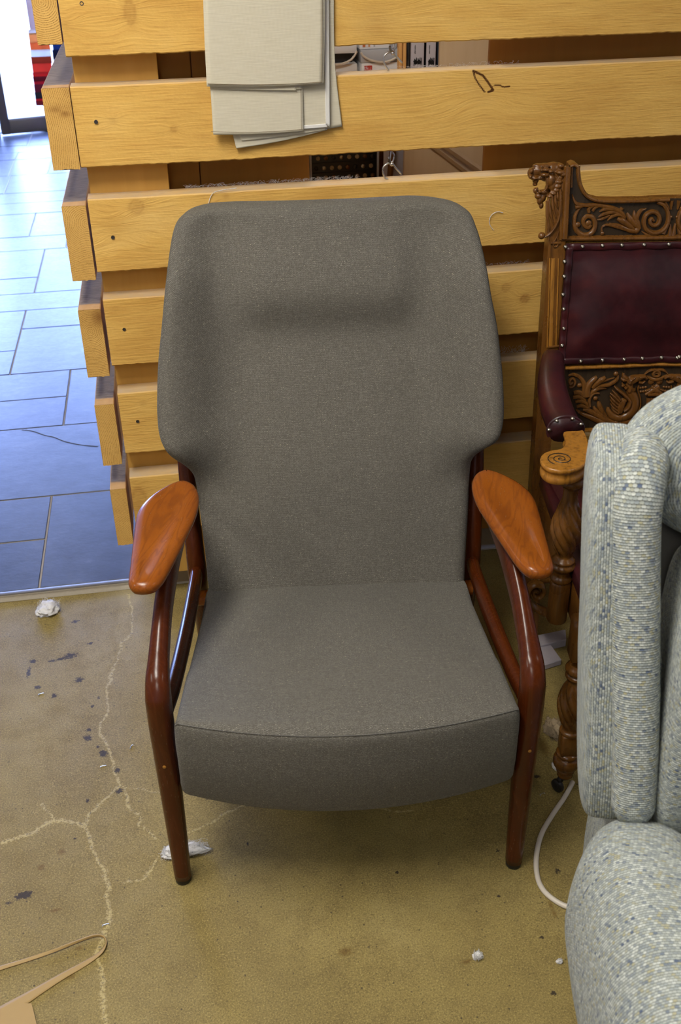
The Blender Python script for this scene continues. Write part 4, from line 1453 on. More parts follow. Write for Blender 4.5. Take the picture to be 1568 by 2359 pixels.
cv = [
    stroke(q4((660, 780), (600, 800), (480, 760), (340, 700), (230, 660), (150, 600)), [.004, .0075, .0075, .006, .004, .002], .007, -.004),
    stroke(q4((680, 770), (560, 740), (430, 670), (300, 610), (240, 600)), [.004, .006, .006, .005, .003], .008, -.004), ball(1300 + 690 / 5.85, 840 + 780 / 5.85, .0062, -.002, .7),
    stroke(q4((600, 740), (500, 680), (420, 610), (385, 550)), [.003, .0055, .005, .002], .007, -.004), stroke(q4((560, 700), (500, 620), (465, 540), (460, 480)), [.003, .006, .0055, .003], .007, -.004), ball(1300 + 415 / 5.85, 840 + 455 / 5.85, .0052, -.002),
    stroke(q4((340, 560), (330, 480), (350, 420), (400, 380), (465, 385)), [.003, .0035, .0038, .0035, .002], .006, -.004), stroke(q4((350, 400), (400, 345), (470, 315), (560, 320)), [.004, .0055, .005, .001], .006, -.004),
    stroke(q4((380, 340), (470, 290), (590, 270), (690, 210), (715, 150), (690, 120)), [.003, .004, .004, .0038, .0028, .002], .006, -.004), ball(1300 + 692 / 5.85, 840 + 125 / 5.85, .0055, -.002),
    stroke(q4((440, 250), (540, 215), (670, 175)), [.004, .0025, .001], .005, -.004), stroke(q4((370, 310), (430, 250), (500, 200), (550, 165)), [.004, .0055, .0055, .003], .007, -.004),
    stroke(q4((300, 420), (300, 330), (340, 250), (400, 190), (435, 160)), [.008, .0075, .0065, .0055, .003], .008, -.004), stroke(q4((275, 420), (270, 320), (250, 230), (190, 160), (110, 130), (50, 150)), [.0075, .006, .005, .004, .0035, .002], .007, -.004),
    ball(1300 + 200 / 5.85, 840 + 280 / 5.85, .0055, -.002), stroke(q4((110, 230), (75, 260), (70, 210), (110, 185), (140, 230), (110, 290), (60, 300)), .0030, .005, -.004), stroke(q4((120, 380), (180, 370), (240, 400), (270, 440)), [.004, .005, .005, .003], .006, -.004),
    stroke(q4((110, 440), (200, 430), (280, 480)), [.004, .005, .003], .006, -.004), stroke(q4((140, 500), (220, 485), (290, 520), (330, 590)), [.003, .0045, .004, .002], .006, -.004), stroke(q4((160, 570), (230, 550), (300, 580), (340, 620)), [.003, .0045, .004, .002], .006, -.004),
    # griffin: body and neck, head, beak, crest, collar, wing
    stroke(q4((585, 560), (590, 620), (640, 690), (730, 720), (830, 690), (910, 620), (940, 530), (930, 440), (890, 370), (870, 300), (880, 240)), [.0025, .0055, .008, .0085, .0095, .0105, .0102, .0098, .0092, .0082, .0075], .009, -.004, n=60),
    stroke(q4((870, 260), (900, 215), (960, 185), (1020, 165), (1070, 160)), [.006, .0085, .008, .006, .004], .010, -.004), stroke(q4((1010, 165), (1070, 155), (1100, 180), (1090, 200)), [.004, .0042, .003, .0012], .008, -.004), stroke(q4((985, 225), (1040, 240), (1085, 215)), [.004, .0032, .0012], .007, -.004),
    stroke(q4((860, 230), (880, 190), (920, 165), (975, 145)), [.006, .006, .005, .002], .013, -.004), stroke(q4((840, 200), (790, 195), (750, 175)), [.004, .005, .002], .008, -.004), stroke(q4((830, 180), (795, 150), (790, 100)), [.0045, .0045, .002], .008, -.004), ball(1300 + 1030 / 5.85, 840 + 180 / 5.85, .002, .004),
    stroke(q4((800, 250), (780, 275), (765, 265)), [.005, .004, .001], .009, -.004), stroke(q4((830, 280), (810, 310), (800, 315)), [.006, .005, .0015], .010, -.004), stroke(q4((880, 300), (865, 350), (855, 385)), [.007, .006, .0015], .0115, -.004), stroke(q4((920, 290), (920, 340), (930, 370)), [.006, .005, .0015], .0105, -.004),
    stroke(q4((740, 640), (750, 560), (790, 490), (830, 475)), [.006, .0085, .007, .004], .010, -.004), stroke(q4((790, 610), (850, 560), (870, 480), (800, 400), (700, 320), (655, 275)), [.004, .0045, .0045, .004, .0035, .0015], .011, -.004, n=40),
    stroke(q4((750, 470), (690, 400), (630, 330)), [.0032, .0038, .0012], .008, -.004), stroke(q4((740, 500), (670, 430), (605, 375)), [.0032, .0038, .0012], .008, -.004), stroke(q4((730, 540), (660, 480), (600, 410)), [.0032, .0038, .0012], .008, -.004),
    stroke(q4((725, 580), (660, 530), (605, 460)), [.0032, .0036, .0012], .007, -.004), stroke(q4((725, 620), (660, 580), (610, 515)), [.0030, .0036, .0012], .007, -.004), stroke(q4((720, 655), (670, 625), (625, 570)), [.0028, .0034, .0012], .007, -.004),
    stroke(q4((1000, 275), (985, 340), (1015, 440), (1020, 540), (980, 630), (920, 690)), .0016, .005, -.004), stroke(q4((720, 770), (800, 775), (900, 750), (980, 720)), [.004, .0055, .005, .002], .007, -.004),
    # grape bunch, ribbon and canopy
    ] + [ball(1300 + x / 5.85, 840 + y / 5.85, .0030, -.003) for x, y in ((1020, 315), (1055, 310), (1092, 305), (1025, 365), (1060, 362), (1095, 355))] + [
    stroke(q4((1075, 130), (1130, 85), (1200, 65), (1265, 85), (1275, 130), (1240, 155), (1205, 145), (1210, 110), (1235, 110)), [.0015, .003, .0035, .0035, .003, .0028, .0025, .002], .006, -.004, n=50), stroke(q4((1100, 150), (1160, 185), (1240, 200), (1310, 190)), [.002, .004, .0045, .004], .005, -.004),
    ball(1300 + 1277 / 5.85, 840 + 230 / 5.85, .0070, -.004, .5), stroke(q4((1100, 345), (1180, 310), (1250, 265)), .0018, .005, -.004), stroke(q4((1085, 405), (1180, 350), (1275, 290)), [.003, .007, .0045], .006, -.004), stroke(q4((1110, 400), (1290, 395)), .0045, .006, -.004, n=8),
    stroke(q4((1120, 440), (1120, 620)), .0034, .006, -.004, n=8), stroke(q4((1165, 440), (1165, 620)), .003, .006, -.004, n=8), stroke(q4((1210, 440), (1210, 620)), .003, .006, -.004, n=8), stroke(q4((1250, 440), (1250, 620)), .003, .006, -.004, n=8)]
VF = merge(cv)
put('griffin_carving', merge([VF, mirror(VF)]), 'oak_relief', lower)

# --- seat
SU0, SU1 = -.012, 2 * UC + .012
sq = []
for v, zz_, ins in ((-.030, .425, 0), (-.034, .438, 0), (-.030, .452, .002), (-.018, .462, .006), (.03, .470, .012), (.15, .480, .02), (.30, .480, .02), (.42, .472, .014), (.475, .455, .006), (.478, .425, 0)):
    us_ = np.linspace(SU0 + ins, SU1 - ins, 24)
    ed = np.minimum(us_ - us_[0], us_[-1] - us_)
    dz = -(1 - sstep(0, .06, ed)) * .016 if zz_ > .45 else np.zeros(24)
    sq.append(np.stack([us_, np.full(24, v), zz_ + dz], 1))
V, Fc = grid(np.array(sq))
wl = [[(SU0, v, z) for v, z in ((-.030, .425), (.478, .425))]]
bm_v, bm_f = box(SU0 + .001, SU1 - .001, -.028, .476, .420, .452, .004)
seat = put('leather_seat', merge([(V, Fc), (bm_v, bm_f)]), 'leather', oak, sharp=50)
put('leather_border', tube([(SU0, -.034, .430), (SU1, -.034, .430)], .006, 8, up=(0, 1, 0), ell=(1, .5), n=30), 'leather', seat)
for k in range(11):
    stud((SU0 + .022 + k * (SU1 - SU0 - .044) / 10, -.038, .430), seat)
put('seat_rail', box(SU0 + .004, SU1 - .004, -.022, .02, .335, .421, .004), 'oak', oak)
put('seat_rail', box(SU0 + .004, SU0 + .034, .02, .478, .335, .421, .004), 'oak', oak)
put('seat_rail', box(SU1 - .034, SU1 - .004, .02, .478, .335, .421, .004), 'oak', oak)

# --- turned front legs on castors
LEG = [(.0175, .318), (.020, .314), (.0245, .307), (.0235, .300), (.0185, .296), (.0225, .292), (.0225, .287), (.0165, .282), (.0165, .274), (.0215, .266), (.0275, .252), (.0310, .232), (.0315, .216), (.0285, .196), (.0230, .176),
       (.0170, .164), (.0165, .158), (.0205, .154), (.0205, .149), (.0165, .146)]
FOOT = [(.0165, .100), (.0215, .097), (.0225, .092), (.0195, .088), (.0245, .083), (.0265, .073), (.0240, .062), (.0180, .056), (.0190, .052), (.0175, .046), (.0150, .043), (.0148, .034), (.0, .033)]
BAL = [(.0190, .650), (.0215, .645), (.0200, .638), (.0235, .632), (.0235, .627), (.0205, .622), (.0145, .617), (.0135, .600), (.0150, .590), (.0180, .582), (.0235, .565), (.0290, .545), (.0305, .527), (.0275, .507), (.0220, .490),
       (.0165, .478), (.0150, .471), (.0185, .466), (.0225, .461), (.0210, .456), (.0245, .451), (.0245, .446), (.0200, .440), (.0165, .436), (.0165, .428), (.0195, .424), (.0210, .418), (.0175, .412)]
for side in (0, 1):
    c = (-.010 if side == 0 else 2 * UC + .010, .0)
    blk = box(c[0] - .0215, c[0] + .0215, -.0215, .0215, .330, .421, .006, 1)
    lathe_leg = lathe(dense(LEG, 110), 110, c, (.160, .276, 7, .0062, .36 if side == 0 else -.36))
    leg = put('front_leg', merge([blk, lathe_leg, box(c[0] - .0175, c[0] + .0175, -.0175, .0175, .098, .148, .003)]), 'oak', oak, sharp=55)
    put('leg_foot', lathe(dense(FOOT, 50), 30, c), 'oak', leg, sharp=None)
    wh = lathe([(0, -.006), (.010, -.006), (.0135, -.004), (.0145, 0), (.0135, .004), (.010, .006), (0, .006)], 20)
    wv_, wf_ = xf(wh, (0, 0, 0), ry=math.radians(90), rz=math.radians(35))
    fork = tube([(c[0], c[1], .036), (c[0] - .008, c[1] - .006, .030), (c[0] - .014, c[1] - .010, .0145)], [.008, .007, .005], 8, n=10)
    cs = put('castor', merge([(wv_ + np.array([c[0] - .014, c[1] - .010, .0146]), wf_), fork, lathe([(.011, .040), (.013, .036), (.012, .030), (0, .029)], 16, c)]), 'iron', leg)
    # arm: padded leather pad, volute end, spiral-turned post
    m_ = (lambda VF: VF) if side == 0 else mirror
    path = smooth_path([(-.004, .492, .716), (-.010, .46, .718), (-.026, .38, .706), (-.030, .30, .692), (-.026, .225, .682)], 30)
    padm = tube(path, [.020, .0235, .0275, .030, .0305], 20, up=(0, 0, 1), ell=(1.0, .82), power=2.5)
    ap = put('arm_pad', m_(padm), 'leather', oak, sharp=None)
    fp = path[-1]
    put('leather_border', m_(tube([(fp[0] + .031 * math.cos(t), fp[1] + .004, fp[2] + .0255 * math.sin(t)) for t in np.linspace(-.5, math.pi + .5, 30)], .005, 8, up=(0, 1, 0), ell=(1, .6))), 'leather', ap)
    for t in (.55, 1.25, 2.2, 3.0):
        P = (fp[0] + .0315 * math.cos(t), fp[1] - .001, fp[2] + .027 * math.sin(t))
        s_ = stud((P[0] if side == 0 else 2 * UC - P[0], P[1], P[2]), ap, 'up')
    outl = [(1299, 994), (1330, 992), (1343, 991), (1352, 1006), (1357, 1030), (1355, 1054), (1345, 1071), (1322, 1082), (1292, 1085), (1264, 1080), (1248, 1069), (1243.5, 1056), (1251, 1044), (1270, 1037),
            (1285, 1035), (1296, 1030), (1301, 1018), (1299, 1005)]
    O2 = np.array([OF.local(hit(x, y, OF.O + np.array([0, 0, .688]), (0, 0, 1)))[:2] for x, y in outl])
    O2 = smooth_path(O2, 70, closed=True)
    O2n = np.roll(O2, -1, 0) - np.roll(O2, 1, 0)
    O2n = np.stack([O2n[:, 1], -O2n[:, 0]], 1) / np.linalg.norm(O2n, axis=1)[:, None]
    if ((O2 - O2.mean(0)) * O2n).sum() < 0:
        O2n = -O2n
    rings = []
    for ins, zq in ((.02, .6885), (.0035, .6885), (.0012, .6875), (0, .6845), (.0015, .6805), (.004, .679), (.0045, .672), (.003, .670), (.0015, .666), (.0022, .661), (.005, .658), (.02, .657)):
        q = O2 - O2n * min(ins, .005) * .7
        rings.append(np.column_stack([q, np.full(len(q), zq)]))
    rings = rings[1:-1]
    vV, vF = grid(np.array(rings), cv=True)
    nr = len(O2)
    vF = vF + [list(range(nr)), list(range((len(rings) - 1) * nr, len(rings) * nr))[::-1]]
    vol = put('arm_volute', m_((vV, vF)), 'oak_light', oak, sharp=55)
    bmv = bmesh.new()
    bmv.from_mesh(vol.data)
    bmesh.ops.triangulate(bmv, faces=[f for f in bmv.faces if len(f.verts) > 4], ngon_method='EAR_CLIP')
    bmv.to_mesh(vol.data)
    bmv.free()
    th = np.linspace(0, 2.6 * 2 * math.pi, 90)
    sc = OF.local(hit(1291, 1057, OF.O + np.array([0, 0, .6885]), (0, 0, 1)))
    rr_ = .0225 * (th / th[-1]) ** 1.25 + .0012
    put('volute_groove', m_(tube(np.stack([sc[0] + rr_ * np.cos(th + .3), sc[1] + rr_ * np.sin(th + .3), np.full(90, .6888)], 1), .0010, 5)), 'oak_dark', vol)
    bc = (-.028, .130)
    put('arm_baluster', m_(merge([lathe(dense([(.0185, .659)] + BAL, 130), 120, bc, (.472, .590, 8, .0058, .42)), lathe([(.018, .413), (.0205, .409), (.0200, .325), (.0180, .319), (0, .318)], 10, bc)])), 'oak', oak, sharp=55)
    # rear foot and the scrolled bracket low at the side
    sp = []
    for px, py in ((1240, 1362), (1234, 1357), (1228, 1362), (1231, 1372), (1243, 1374), (1252, 1362), (1247, 1348), (1231, 1344), (1217, 1354), (1215, 1374), (1226, 1394), (1246, 1406), (1272, 1416), (1296, 1420)):
        sp.append(OF.plane(px, py, .40))
    put('scroll_bracket', m_(tube(sp, [.004, .005, .0065, .008, .009, .009], 10, up=(0, 1, 0), ell=(.9, 2.0), n=70)), 'oak', oak, sharp=None)
put('stretcher', tube([(-.004, .44, .20), (2 * UC + .004, .44, .20)], .012, 12, n=6), 'oak', oak)

# ================================================================== THE BLUE-GREY TWEED CHAIR
TF = Frame(0.634, -1.33, math.radians(-20))
tw = thing('tweed_armchair', 'pale blue-grey tweed armchair with padded arms and a gathered pillow back', 'armchair', TF.O, TF.a)


def puff(name, c, h, n1=2.6, n2=2.6, nu=64, nv=44, wr=0.0, fn=None, parent=tw, mat='tweed', pole='z'):
    """upholstered superellipsoid; UVs follow arc length in metres"""
    ph = np.linspace(-math.pi / 2, math.pi / 2, nv)
    th = np.linspace(-math.pi, math.pi, nu)

    def sp_(f, x, n):
        return np.sign(f(x)) * np.abs(f(x)) ** (2 / n)
    PH, TH = np.meshgrid(ph, th, indexing='ij')
    X = sp_(np.cos, PH, n2) * sp_(np.cos, TH, n1)
    Y = sp_(np.cos, PH, n2) * sp_(np.sin, TH, n1)
    Z = sp_(np.sin, PH, n2)
    if pole == 'y':
        X, Y, Z = X, Z, Y
    elif pole == 'x':
        X, Y, Z = Z, X, Y
    P = np.stack([c[0] + h[0] * X, c[1] + h[1] * Y, c[2] + h[2] * Z], -1)
    if wr:
        d = P - np.array(c)
        d /= np.linalg.norm(d, axis=-1)[..., None] + 1e-9
        P += d * wob(P, 22, wr)[..., None]
    if fn:
        P = fn(P)
    us = np.zeros(P.shape[:2])
    us[:, 1:] = np.cumsum(np.linalg.norm(np.diff(P, axis=1), axis=2), axis=1)
    us -= us[:, [nu // 2]]
    vs = np.zeros(P.shape[:2])
    vs[1:] = np.cumsum(np.linalg.norm(np.diff(P, axis=0), axis=2), axis=0)
    vs = np.repeat(vs.mean(1)[:, None], nu, 1)
    V, Fc = grid(P)
    uv = np.stack([us, vs], -1).reshape(-1, 2)
    o = mesh(name, V, Fc, mat, parent, uv=uv, smooth=True)
    return recalc(o)


def padtube(name, pts, rad, ell=(1, 1), m=28, n=60, power=2.3, round_ends=.03, up=(0, 1, 0)):
    V, Fc = tube(pts, rad, m, up=up, ell=ell, n=n, power=power, round_ends=round_ends)
    C2 = smooth_path(pts, n)
    s = np.r_[0, np.cumsum(np.linalg.norm(np.diff(C2, axis=0), axis=1))]
    R = rad if np.isscalar(rad) else np.mean(rad)
    # per-loop uv: wrap around the girth
    gi = np.linspace(0, 2 * math.pi * R, m, endpoint=False)
    uv = np.concatenate([np.stack([np.tile(gi, n), np.repeat(s, m)], 1), [[0, 0], [0, s[-1]]]])
    luv = []
    for f in Fc:
        q = uv[f].copy()
        if len(f) == 4 and q[:, 0].max() - q[:, 0].min() > math.pi * R:
            q[q[:, 0] < math.pi * R, 0] += 2 * math.pi * R
        luv.append(q)
    return mesh(name, V, Fc, 'tweed', tw, uv=np.concatenate(luv), smooth=True)


padtube('wing_roll', [(.012, .0, .565), (.003, .025, .68), (-.013, .065, .82), (-.025, .095, .925), (-.026, .115, .968), (-.022, .15, .985), (-.015, .21, .98)], [.0265, .027, .028, .0285, .029, .030, .030])


def tilt(k, z0, kv=.18):
    return lambda P: P + np.stack([-(P[..., 2] - z0) * k, (P[..., 2] - z0) * kv, 0 * P[..., 2]], -1)


puff('wing_side', (-.034, .125, .76), (.034, .085, .245), 3.6, 5, 90, 60, .0018, fn=tilt(.075, .74), pole='x')
puff('side_panel', (.046, .13, .28), (.050, .24, .23), 5, 5, 90, 50, .002, pole='x')


def gather(z0, z1, u0, amp, freq):
    def fn(P):
        k = np.exp(-np.clip(P[..., 0] - u0, 0, 1) / .035) * sstep(z0, z0 + .03, P[..., 2]) * (1 - sstep(z1 - .03, z1, P[..., 2]))
        r = np.sin(P[..., 2] * freq + P[..., 1] * 30 + 1.5 * np.sin(P[..., 2] * 37))
        P = P.copy()
        P[..., 0] += amp * k * r
        P[..., 1] += amp * 1.2 * k * r
        return P
    return fn


puff('head_pillow', (.36, .20, .968), (.405, .105, .136), 2.4, 2.1, 150, 110, .003, gather(.82, .97, -.03, .006, 190), pole='y')
puff('lumbar_pillow', (.352, .125, .678), (.345, .125, .108), 3, 2.5, 150, 100, .003, gather(.55, .76, .02, .006, 170), pole='y')
puff('arm', (.026, -.238, .440), (.094, .285, .182), 2.8, 2.8, 110, 80, .002, pole='y', fn=lambda P: P + np.stack([np.clip(-.05 - P[..., 1], 0, .4) * .22 + np.clip(.42 - P[..., 2], 0, .3) * .14, 0 * P[..., 0], 0 * P[..., 0]], -1))
puff('arm', (.720, -.238, .440), (.088, .285, .182), 2.8, 2.8, 60, 44, .002, pole='y')
puff('seat_cushion', (.375, -.20, .455), (.290, .31, .085), 4, 3, 80, 60, .002, pole='y')
puff('inner_side', (.06, .10, .70), (.030, .12, .17), 4, 4, 50, 50, .001)
bd = put('base', box(.05, .72, -.46, .34, .055, .36, .02), 'lining', tw)
bx_ = put('inner_back', box(.02, .74, .235, .32, .30, 1.00, .02), 'lining', tw)
for uu_, vv_ in ((.04, -.45), (.71, -.45), (.04, .29), (.71, .29)):
    put('leg', lathe([(0, 0), (.016, 0), (.022, .03), (.024, .062), (0, .062)], 18, (uu_, vv_)), 'oak', tw)
puff('wing_side', (.782, .16, .74), (.034, .10, .27), 4, 5, 40, 40, .0015)

# ================================================================== FOLDED CLOTH OVER THE TOP PLANK
cloth = thing('folded_cloth', 'stack of folded natural linen cloth with white hems hanging over the top plank', 'cloth', (.37, 0, 1.435))
CL0 = np.array([.37, 0, 1.435])


def layer(left, right, y, mat='canvas', name='cloth_layer', th=.0022, sag=0.0, curl=0.0, n=40, m=30, par=cloth, wv=.0012, uvrot=0.0):
    L = smooth_path(left, n)
    R = smooth_path(right, n)
    P = np.zeros((n, m, 3))
    for i in range(n):
        for j in range(m):
            t = j / (m - 1)
            px = L[i] * (1 - t) + R[i] * t
            px = px + np.array([0, sag * math.sin(math.pi * t) * (i / (n - 1)) ** 3])
            P[i, j] = onY(px[0], px[1], y)
    P[..., 1] += wob(P + y * 50, 9, wv) - curl * (np.linspace(0, 1, n)[:, None] ** 6)
    uv = np.stack([P[..., 0], P[..., 2]], -1).reshape(-1, 2)
    V, Fc = grid(P - CL0)
    o = mesh(name, V, Fc, mat, par, uv=uv, smooth=True)
    s = o.modifiers.new('Solidify', 'SOLIDIFY')
    s.thickness = th
    s.offset = 0
    return o


layer([(690, -45), (700, 120), (705, 303)], [(768, -45), (771, 140), (787, 291)], -.006, sag=1)
layer([(520, 200), (532, 290), (544, 342)], [(700, 200), (740, 280), (753, 299)], -.0085, sag=4)
layer([(540, 260), (545, 300), (556, 324)], [(700, 220), (742, 270), (750, 299)], -.0110, sag=2)
cl3 = layer([(600, -45), (610, 150), (640, 302)], [(756, -45), (758, 140), (759, 292)], -.0140)
layer([(745, -45), (747, 140), (750, 287)], [(756, -45), (758, 140), (759.5, 293)], -.0160, 'hem', 'white_hem', par=cl3, m=6, th=.002, wv=.0003)
layer([(642, 293), (642, 297), (642, 301)], [(752, 285), (753, 289), (754, 293)], -.0160, 'hem', 'white_hem', par=cl3, n=6, th=.002, wv=.0003)
layer([(474, 120), (484, 203), (491, 310)], [(697, 120), (697, 205), (699, 302)], -.0185, sag=3)
layer([(480, 150), (488, 190), (490, 204)], [(670, 150), (690, 190), (694, 204)], -.0220, sag=4)
layer([(480, 150), (500, 190), (502, 202)], [(670, 150), (680, 190), (682, 208)], -.0245, sag=2)
cl6 = layer([(467, -45), (470, 70), (476, 199)], [(748, -45), (748, 70), (745, 194)], -.0275, sag=5, curl=.001)
layer([(472, -45), (473, 70), (479, 197)], [(744, -45), (744, 70), (741, 192)], -.0300, sag=5, th=.0010)
tp = []
for y, z in ((-.0285, 1.375), (-.0290, 1.42), (-.024, 1.443), (.0, 1.452), (.03, 1.453), (.062, 1.448), (.072, 1.43), (.073, 1.33), (.073, 1.22)):
    tp.append([(u, y, z) for u in np.linspace(.262, .487, 12)])
V, Fc = grid(np.array(tp) - CL0)
o = mesh('cloth_layer', V, Fc, 'canvas', cloth, uv=np.stack([np.array(tp)[..., 0], np.array(tp)[..., 2]], -1).reshape(-1, 2))
s = o.modifiers.new('Solidify', 'SOLIDIFY')
s.thickness = .012
s.offset = -1
# running stitches along the flap edges
for a, b, y in ((onY(478, 193, -.0305), onY(742, 189, -.0305), -.031), (onY(486, 303, -.0200), onY(697, 298, -.0200), -.0202), (onY(742, -30, -.0305), onY(741, 188, -.0305), -.031), (onY(692, 206, -.0200), onY(694, 298, -.0200), -.0202)):
    pts = [(a[0] + (b[0] - a[0]) * t - CL0[0], y - .0002, a[2] + (b[2] - a[2]) * t - .003 * math.sin(math.pi * t) * (1 if abs(a[2] - b[2]) < .03 else 0) - CL0[2]) for t in np.linspace(0, 1, 24)]
    put('stitching', tube(pts, .0005, 5), 'sill', cloth)

# ================================================================== WIRE HOOKS IN THE PLANK GAPS
for nm, yoff, xoff, lab in (('upper', 0, 0, 'bright wire hook standing on the second plank below the cloth end'), ('lower', 256, -2, 'bright wire hook standing on the third plank above the grey chair back')):
    hy = .024
    base = onY(893 + xoff, 158 + yoff, hy)
    base[2] = ZT[1] if yoff == 0 else ZT[2]
    hk = thing('wire_hook', lab, 'hook', base)

    def hp(px, py):
        return onY(px + xoff, py + yoff, hy) - base
    pts = [hp(*q) for q in ((896, 161), (889, 154), (884, 143), (884, 131), (890, 123), (899, 120), (907, 123), (914, 132), (927, 146))]
    pts[0][2] = .0005
    put('hook_wire', tube(pts, .0019, 8, n=50, round_ends=.002), 'steel', hk)
    put('hook_clip', tube([hp(*q) for q in ((903, 92), (909, 101), (908, 112), (903, 121), (899, 118), (901, 105), (903, 92))], .0019, 8, n=40), 'steel', hk)
    put('hook_clip', tube([hp(*q) for q in ((897, 105), (899, 114), (902, 122))], .0026, 8, n=14, round_ends=.003), 'stud', hk)
    put('hook_bead', lathe([(math.sin(t) * .0045, math.cos(t) * .0045 + hp(904, 122)[2]) for t in np.linspace(.05, 3.09, 9)], 12, tuple(hp(904, 122)[:2])), 'steel', hk)

# ================================================================== STORE SHELF SEEN THROUGH THE GAPS
shelf = thing('storage_shelf', 'wooden storage shelf behind the plank partition, seen through the upper gaps', 'shelf', (.68, .80, TZ))
SO = np.array([.68, .80, TZ])


def shp(name, b, mat, bev=.002):
    V, Fc = box(*b, bev)
    return put(name, (np.array(V) - SO, Fc), mat, shelf)


ZS, ZL = 1.085, .785
upx0, upx1 = onY(926, 130, .60)[0], onY(943, 130, .60)[0]
shp('shelf_board', (.50, 1.10, .60, .98, ZS - .018, ZS), 'shelfwood')
shp('shelf_board', (.50, 1.10, .60, .98, ZL - .018, ZL), 'shelfwood')
shp('shelf_upright', (upx0, (upx0 + upx1) / 2 - .001, .635, .66, TZ, 1.7), 'shelfwood')
shp('shelf_upright', ((upx0 + upx1) / 2 + .001, upx1, .635, .66, TZ, 1.7), 'shelfwood')
shp('shelf_upright', (.482, .50, .60, .98, TZ, 1.7), 'shelfwood')
shp('shelf_upright', (1.10, 1.118, .60, .98, TZ, 1.7), 'shelfwood')
shp('shelf_back', (.482, 1.118, .98, .99, TZ, 1.7), 'ply')


def item(name, pxa, pya, pxb, pyb, Y, dep, mat, label, cat, z0=None, z1=None, bev=.003, group=None):
    A, B = onY(pxa, pya, Y), onY(pxb, pyb, Y)
    zb_ = B[2] if z0 is None else z0
    zt_ = A[2] if z1 is None else z1
    o = put(name, box(A[0], B[0], Y, Y + dep, zb_, zt_, bev), mat)
    tag(o, label, cat, group)
    return o, zb_, zt_


o, _, z = item('white_carton', 752, 149, 823, 165, .70, .22, 'whitebox', 'white carton at the bottom of the left stack behind the upper gap', 'box', z0=ZS + .0005)
o, _, z = item('black_device', 755, 123, 812, 149, .72, .2, 'black', 'flat black device between two white cartons on the hidden shelf', 'device', z0=z + .0005)
o, _, z = item('white_carton', 752, 102, 822, 122, .70, .22, 'whitebox', 'white carton lying on the black device on the hidden shelf', 'box', z0=z + .0005)
o, _, z = item('white_carton', 752, 70, 815, 100, .72, .2, 'greybox', 'pale grey carton at the top of the left stack on the hidden shelf', 'box', z0=z + .0005)
o, _, z = item('white_carton', 832, 146, 924, 165, .70, .22, 'whitebox', 'white carton with a pink corner under the grey device on the shelf', 'box', z0=ZS + .0005)
pk_ = onY(846, 157, .699)
o2 = put('pink_label', box(pk_[0] - .008, pk_[0] + .012, .6985, .6995, pk_[2] - .006, pk_[2] + .006), 'swatch_coral red', o)
o, _, z = item('grey_device', 831, 116, 923, 145, .70, .2, 'greybox', 'grey box-shaped device with a white cable on the hidden shelf', 'device', z0=z + .0005)
o, _, z = item('magazine_box', 827, 88, 914, 112, .71, .2, 'whitebox', 'white printed box with orange marks on top of the grey device', 'box', z0=z + .0005)
for k, (px, wd, m_2) in enumerate(((838, 9, 'swatch_orange'), (850, 6, 'swatch_peach'), (862, 5, 'greybox'), (900, 12, 'greybox'))):
    q = onY(px, 104, .7095)
    put('printed_mark', box(q[0] - wd / 2600, q[0] + wd / 2600, .7085, .7098, q[2] - .004, q[2] + .005), m_2, o)
cb = put('white_cable', tube([onY(*q, .692) for q in ((750, 147), (768, 149), (790, 146), (806, 139), (815, 130), (822, 118))], .0028, 7, n=40), 'cable')
tag(cb, 'white cable drooping in front of the left cartons behind the gap', 'cable')
cb = put('white_cable', tube([onY(*q, .692) for q in ((831, 121), (838, 130), (855, 139), (880, 143), (902, 138), (922, 126))], .0028, 7, n=40), 'cable')
tag(cb, 'white cable drooping in front of the grey device behind the gap', 'cable')
for pxa, pxb, lab in ((946, 977, 'lilac-grey ring binder with a scrawl on its spine, left of two'), (982, 1004, 'narrower lilac-grey ring binder with a scrawl, beside the plywood sheet')):
    A, B = onY(pxa, 130, .66), onY(pxb, 130, .66)
    o = put('ring_binder', box(A[0] - (.004 if pxa == 946 else .0005), B[0] + .0005, .665, .90, ZS + .0005, 1.39, .002), 'black')
    tag(o, lab, 'binder')
    put('binder_spine', box(A[0], B[0] - .001, .660, .666, ZS + .01, 1.38, .001), 'lilac', o)
    scr = []
    for k in range(26):
        t = k / 25
        scr.append((A[0] + (B[0] - A[0]) * (.2 + .6 * t), .6592, onY(pxa, 143, .66)[2] + .008 * math.sin(k * 2.3) + .003 * math.sin(k * 5.1)))
    put('scrawl', tube(scr, .0009, 4, n=90), 'black', o)
    scr = [(A[0] + (B[0] - A[0]) * .3 + .0012 * math.sin(k * 2.7), .6592, onY(pxa, 104, .66)[2] - k * .0016) for k in range(14)]
    put('scrawl', tube(scr, .0006, 4, n=60), 'black', o)
    if pxa == 982:
        o2 = put('slate_board', box(B[0] + .005, onY(1013, 130, .66)[0], .66, .90, ZS + .0005, 1.36, .002), 'navy')
        tag(o2, 'dark slate-coloured board standing beside the narrower ring binder', 'board')
PA, PB = onY(931, 380, .56), onY(1124, 200, .56)
pl_ = put('plywood_sheet', box(PA[0], PB[0], .560, .576, TZ + .0005, 1.04, .001), 'pale')
tag(pl_, 'pale plywood sheet standing in front of the shelf behind the second gap', 'board')
pl2 = put('plywood_sheet', box(onY(1013, 130, .58)[0], onY(1131, 130, .58)[0] + .02, .580, .596, TZ + .0005, 1.6, .001), 'pale')
tag(pl2, 'taller pale plywood sheet right of the ring binders behind the upper gap', 'board')
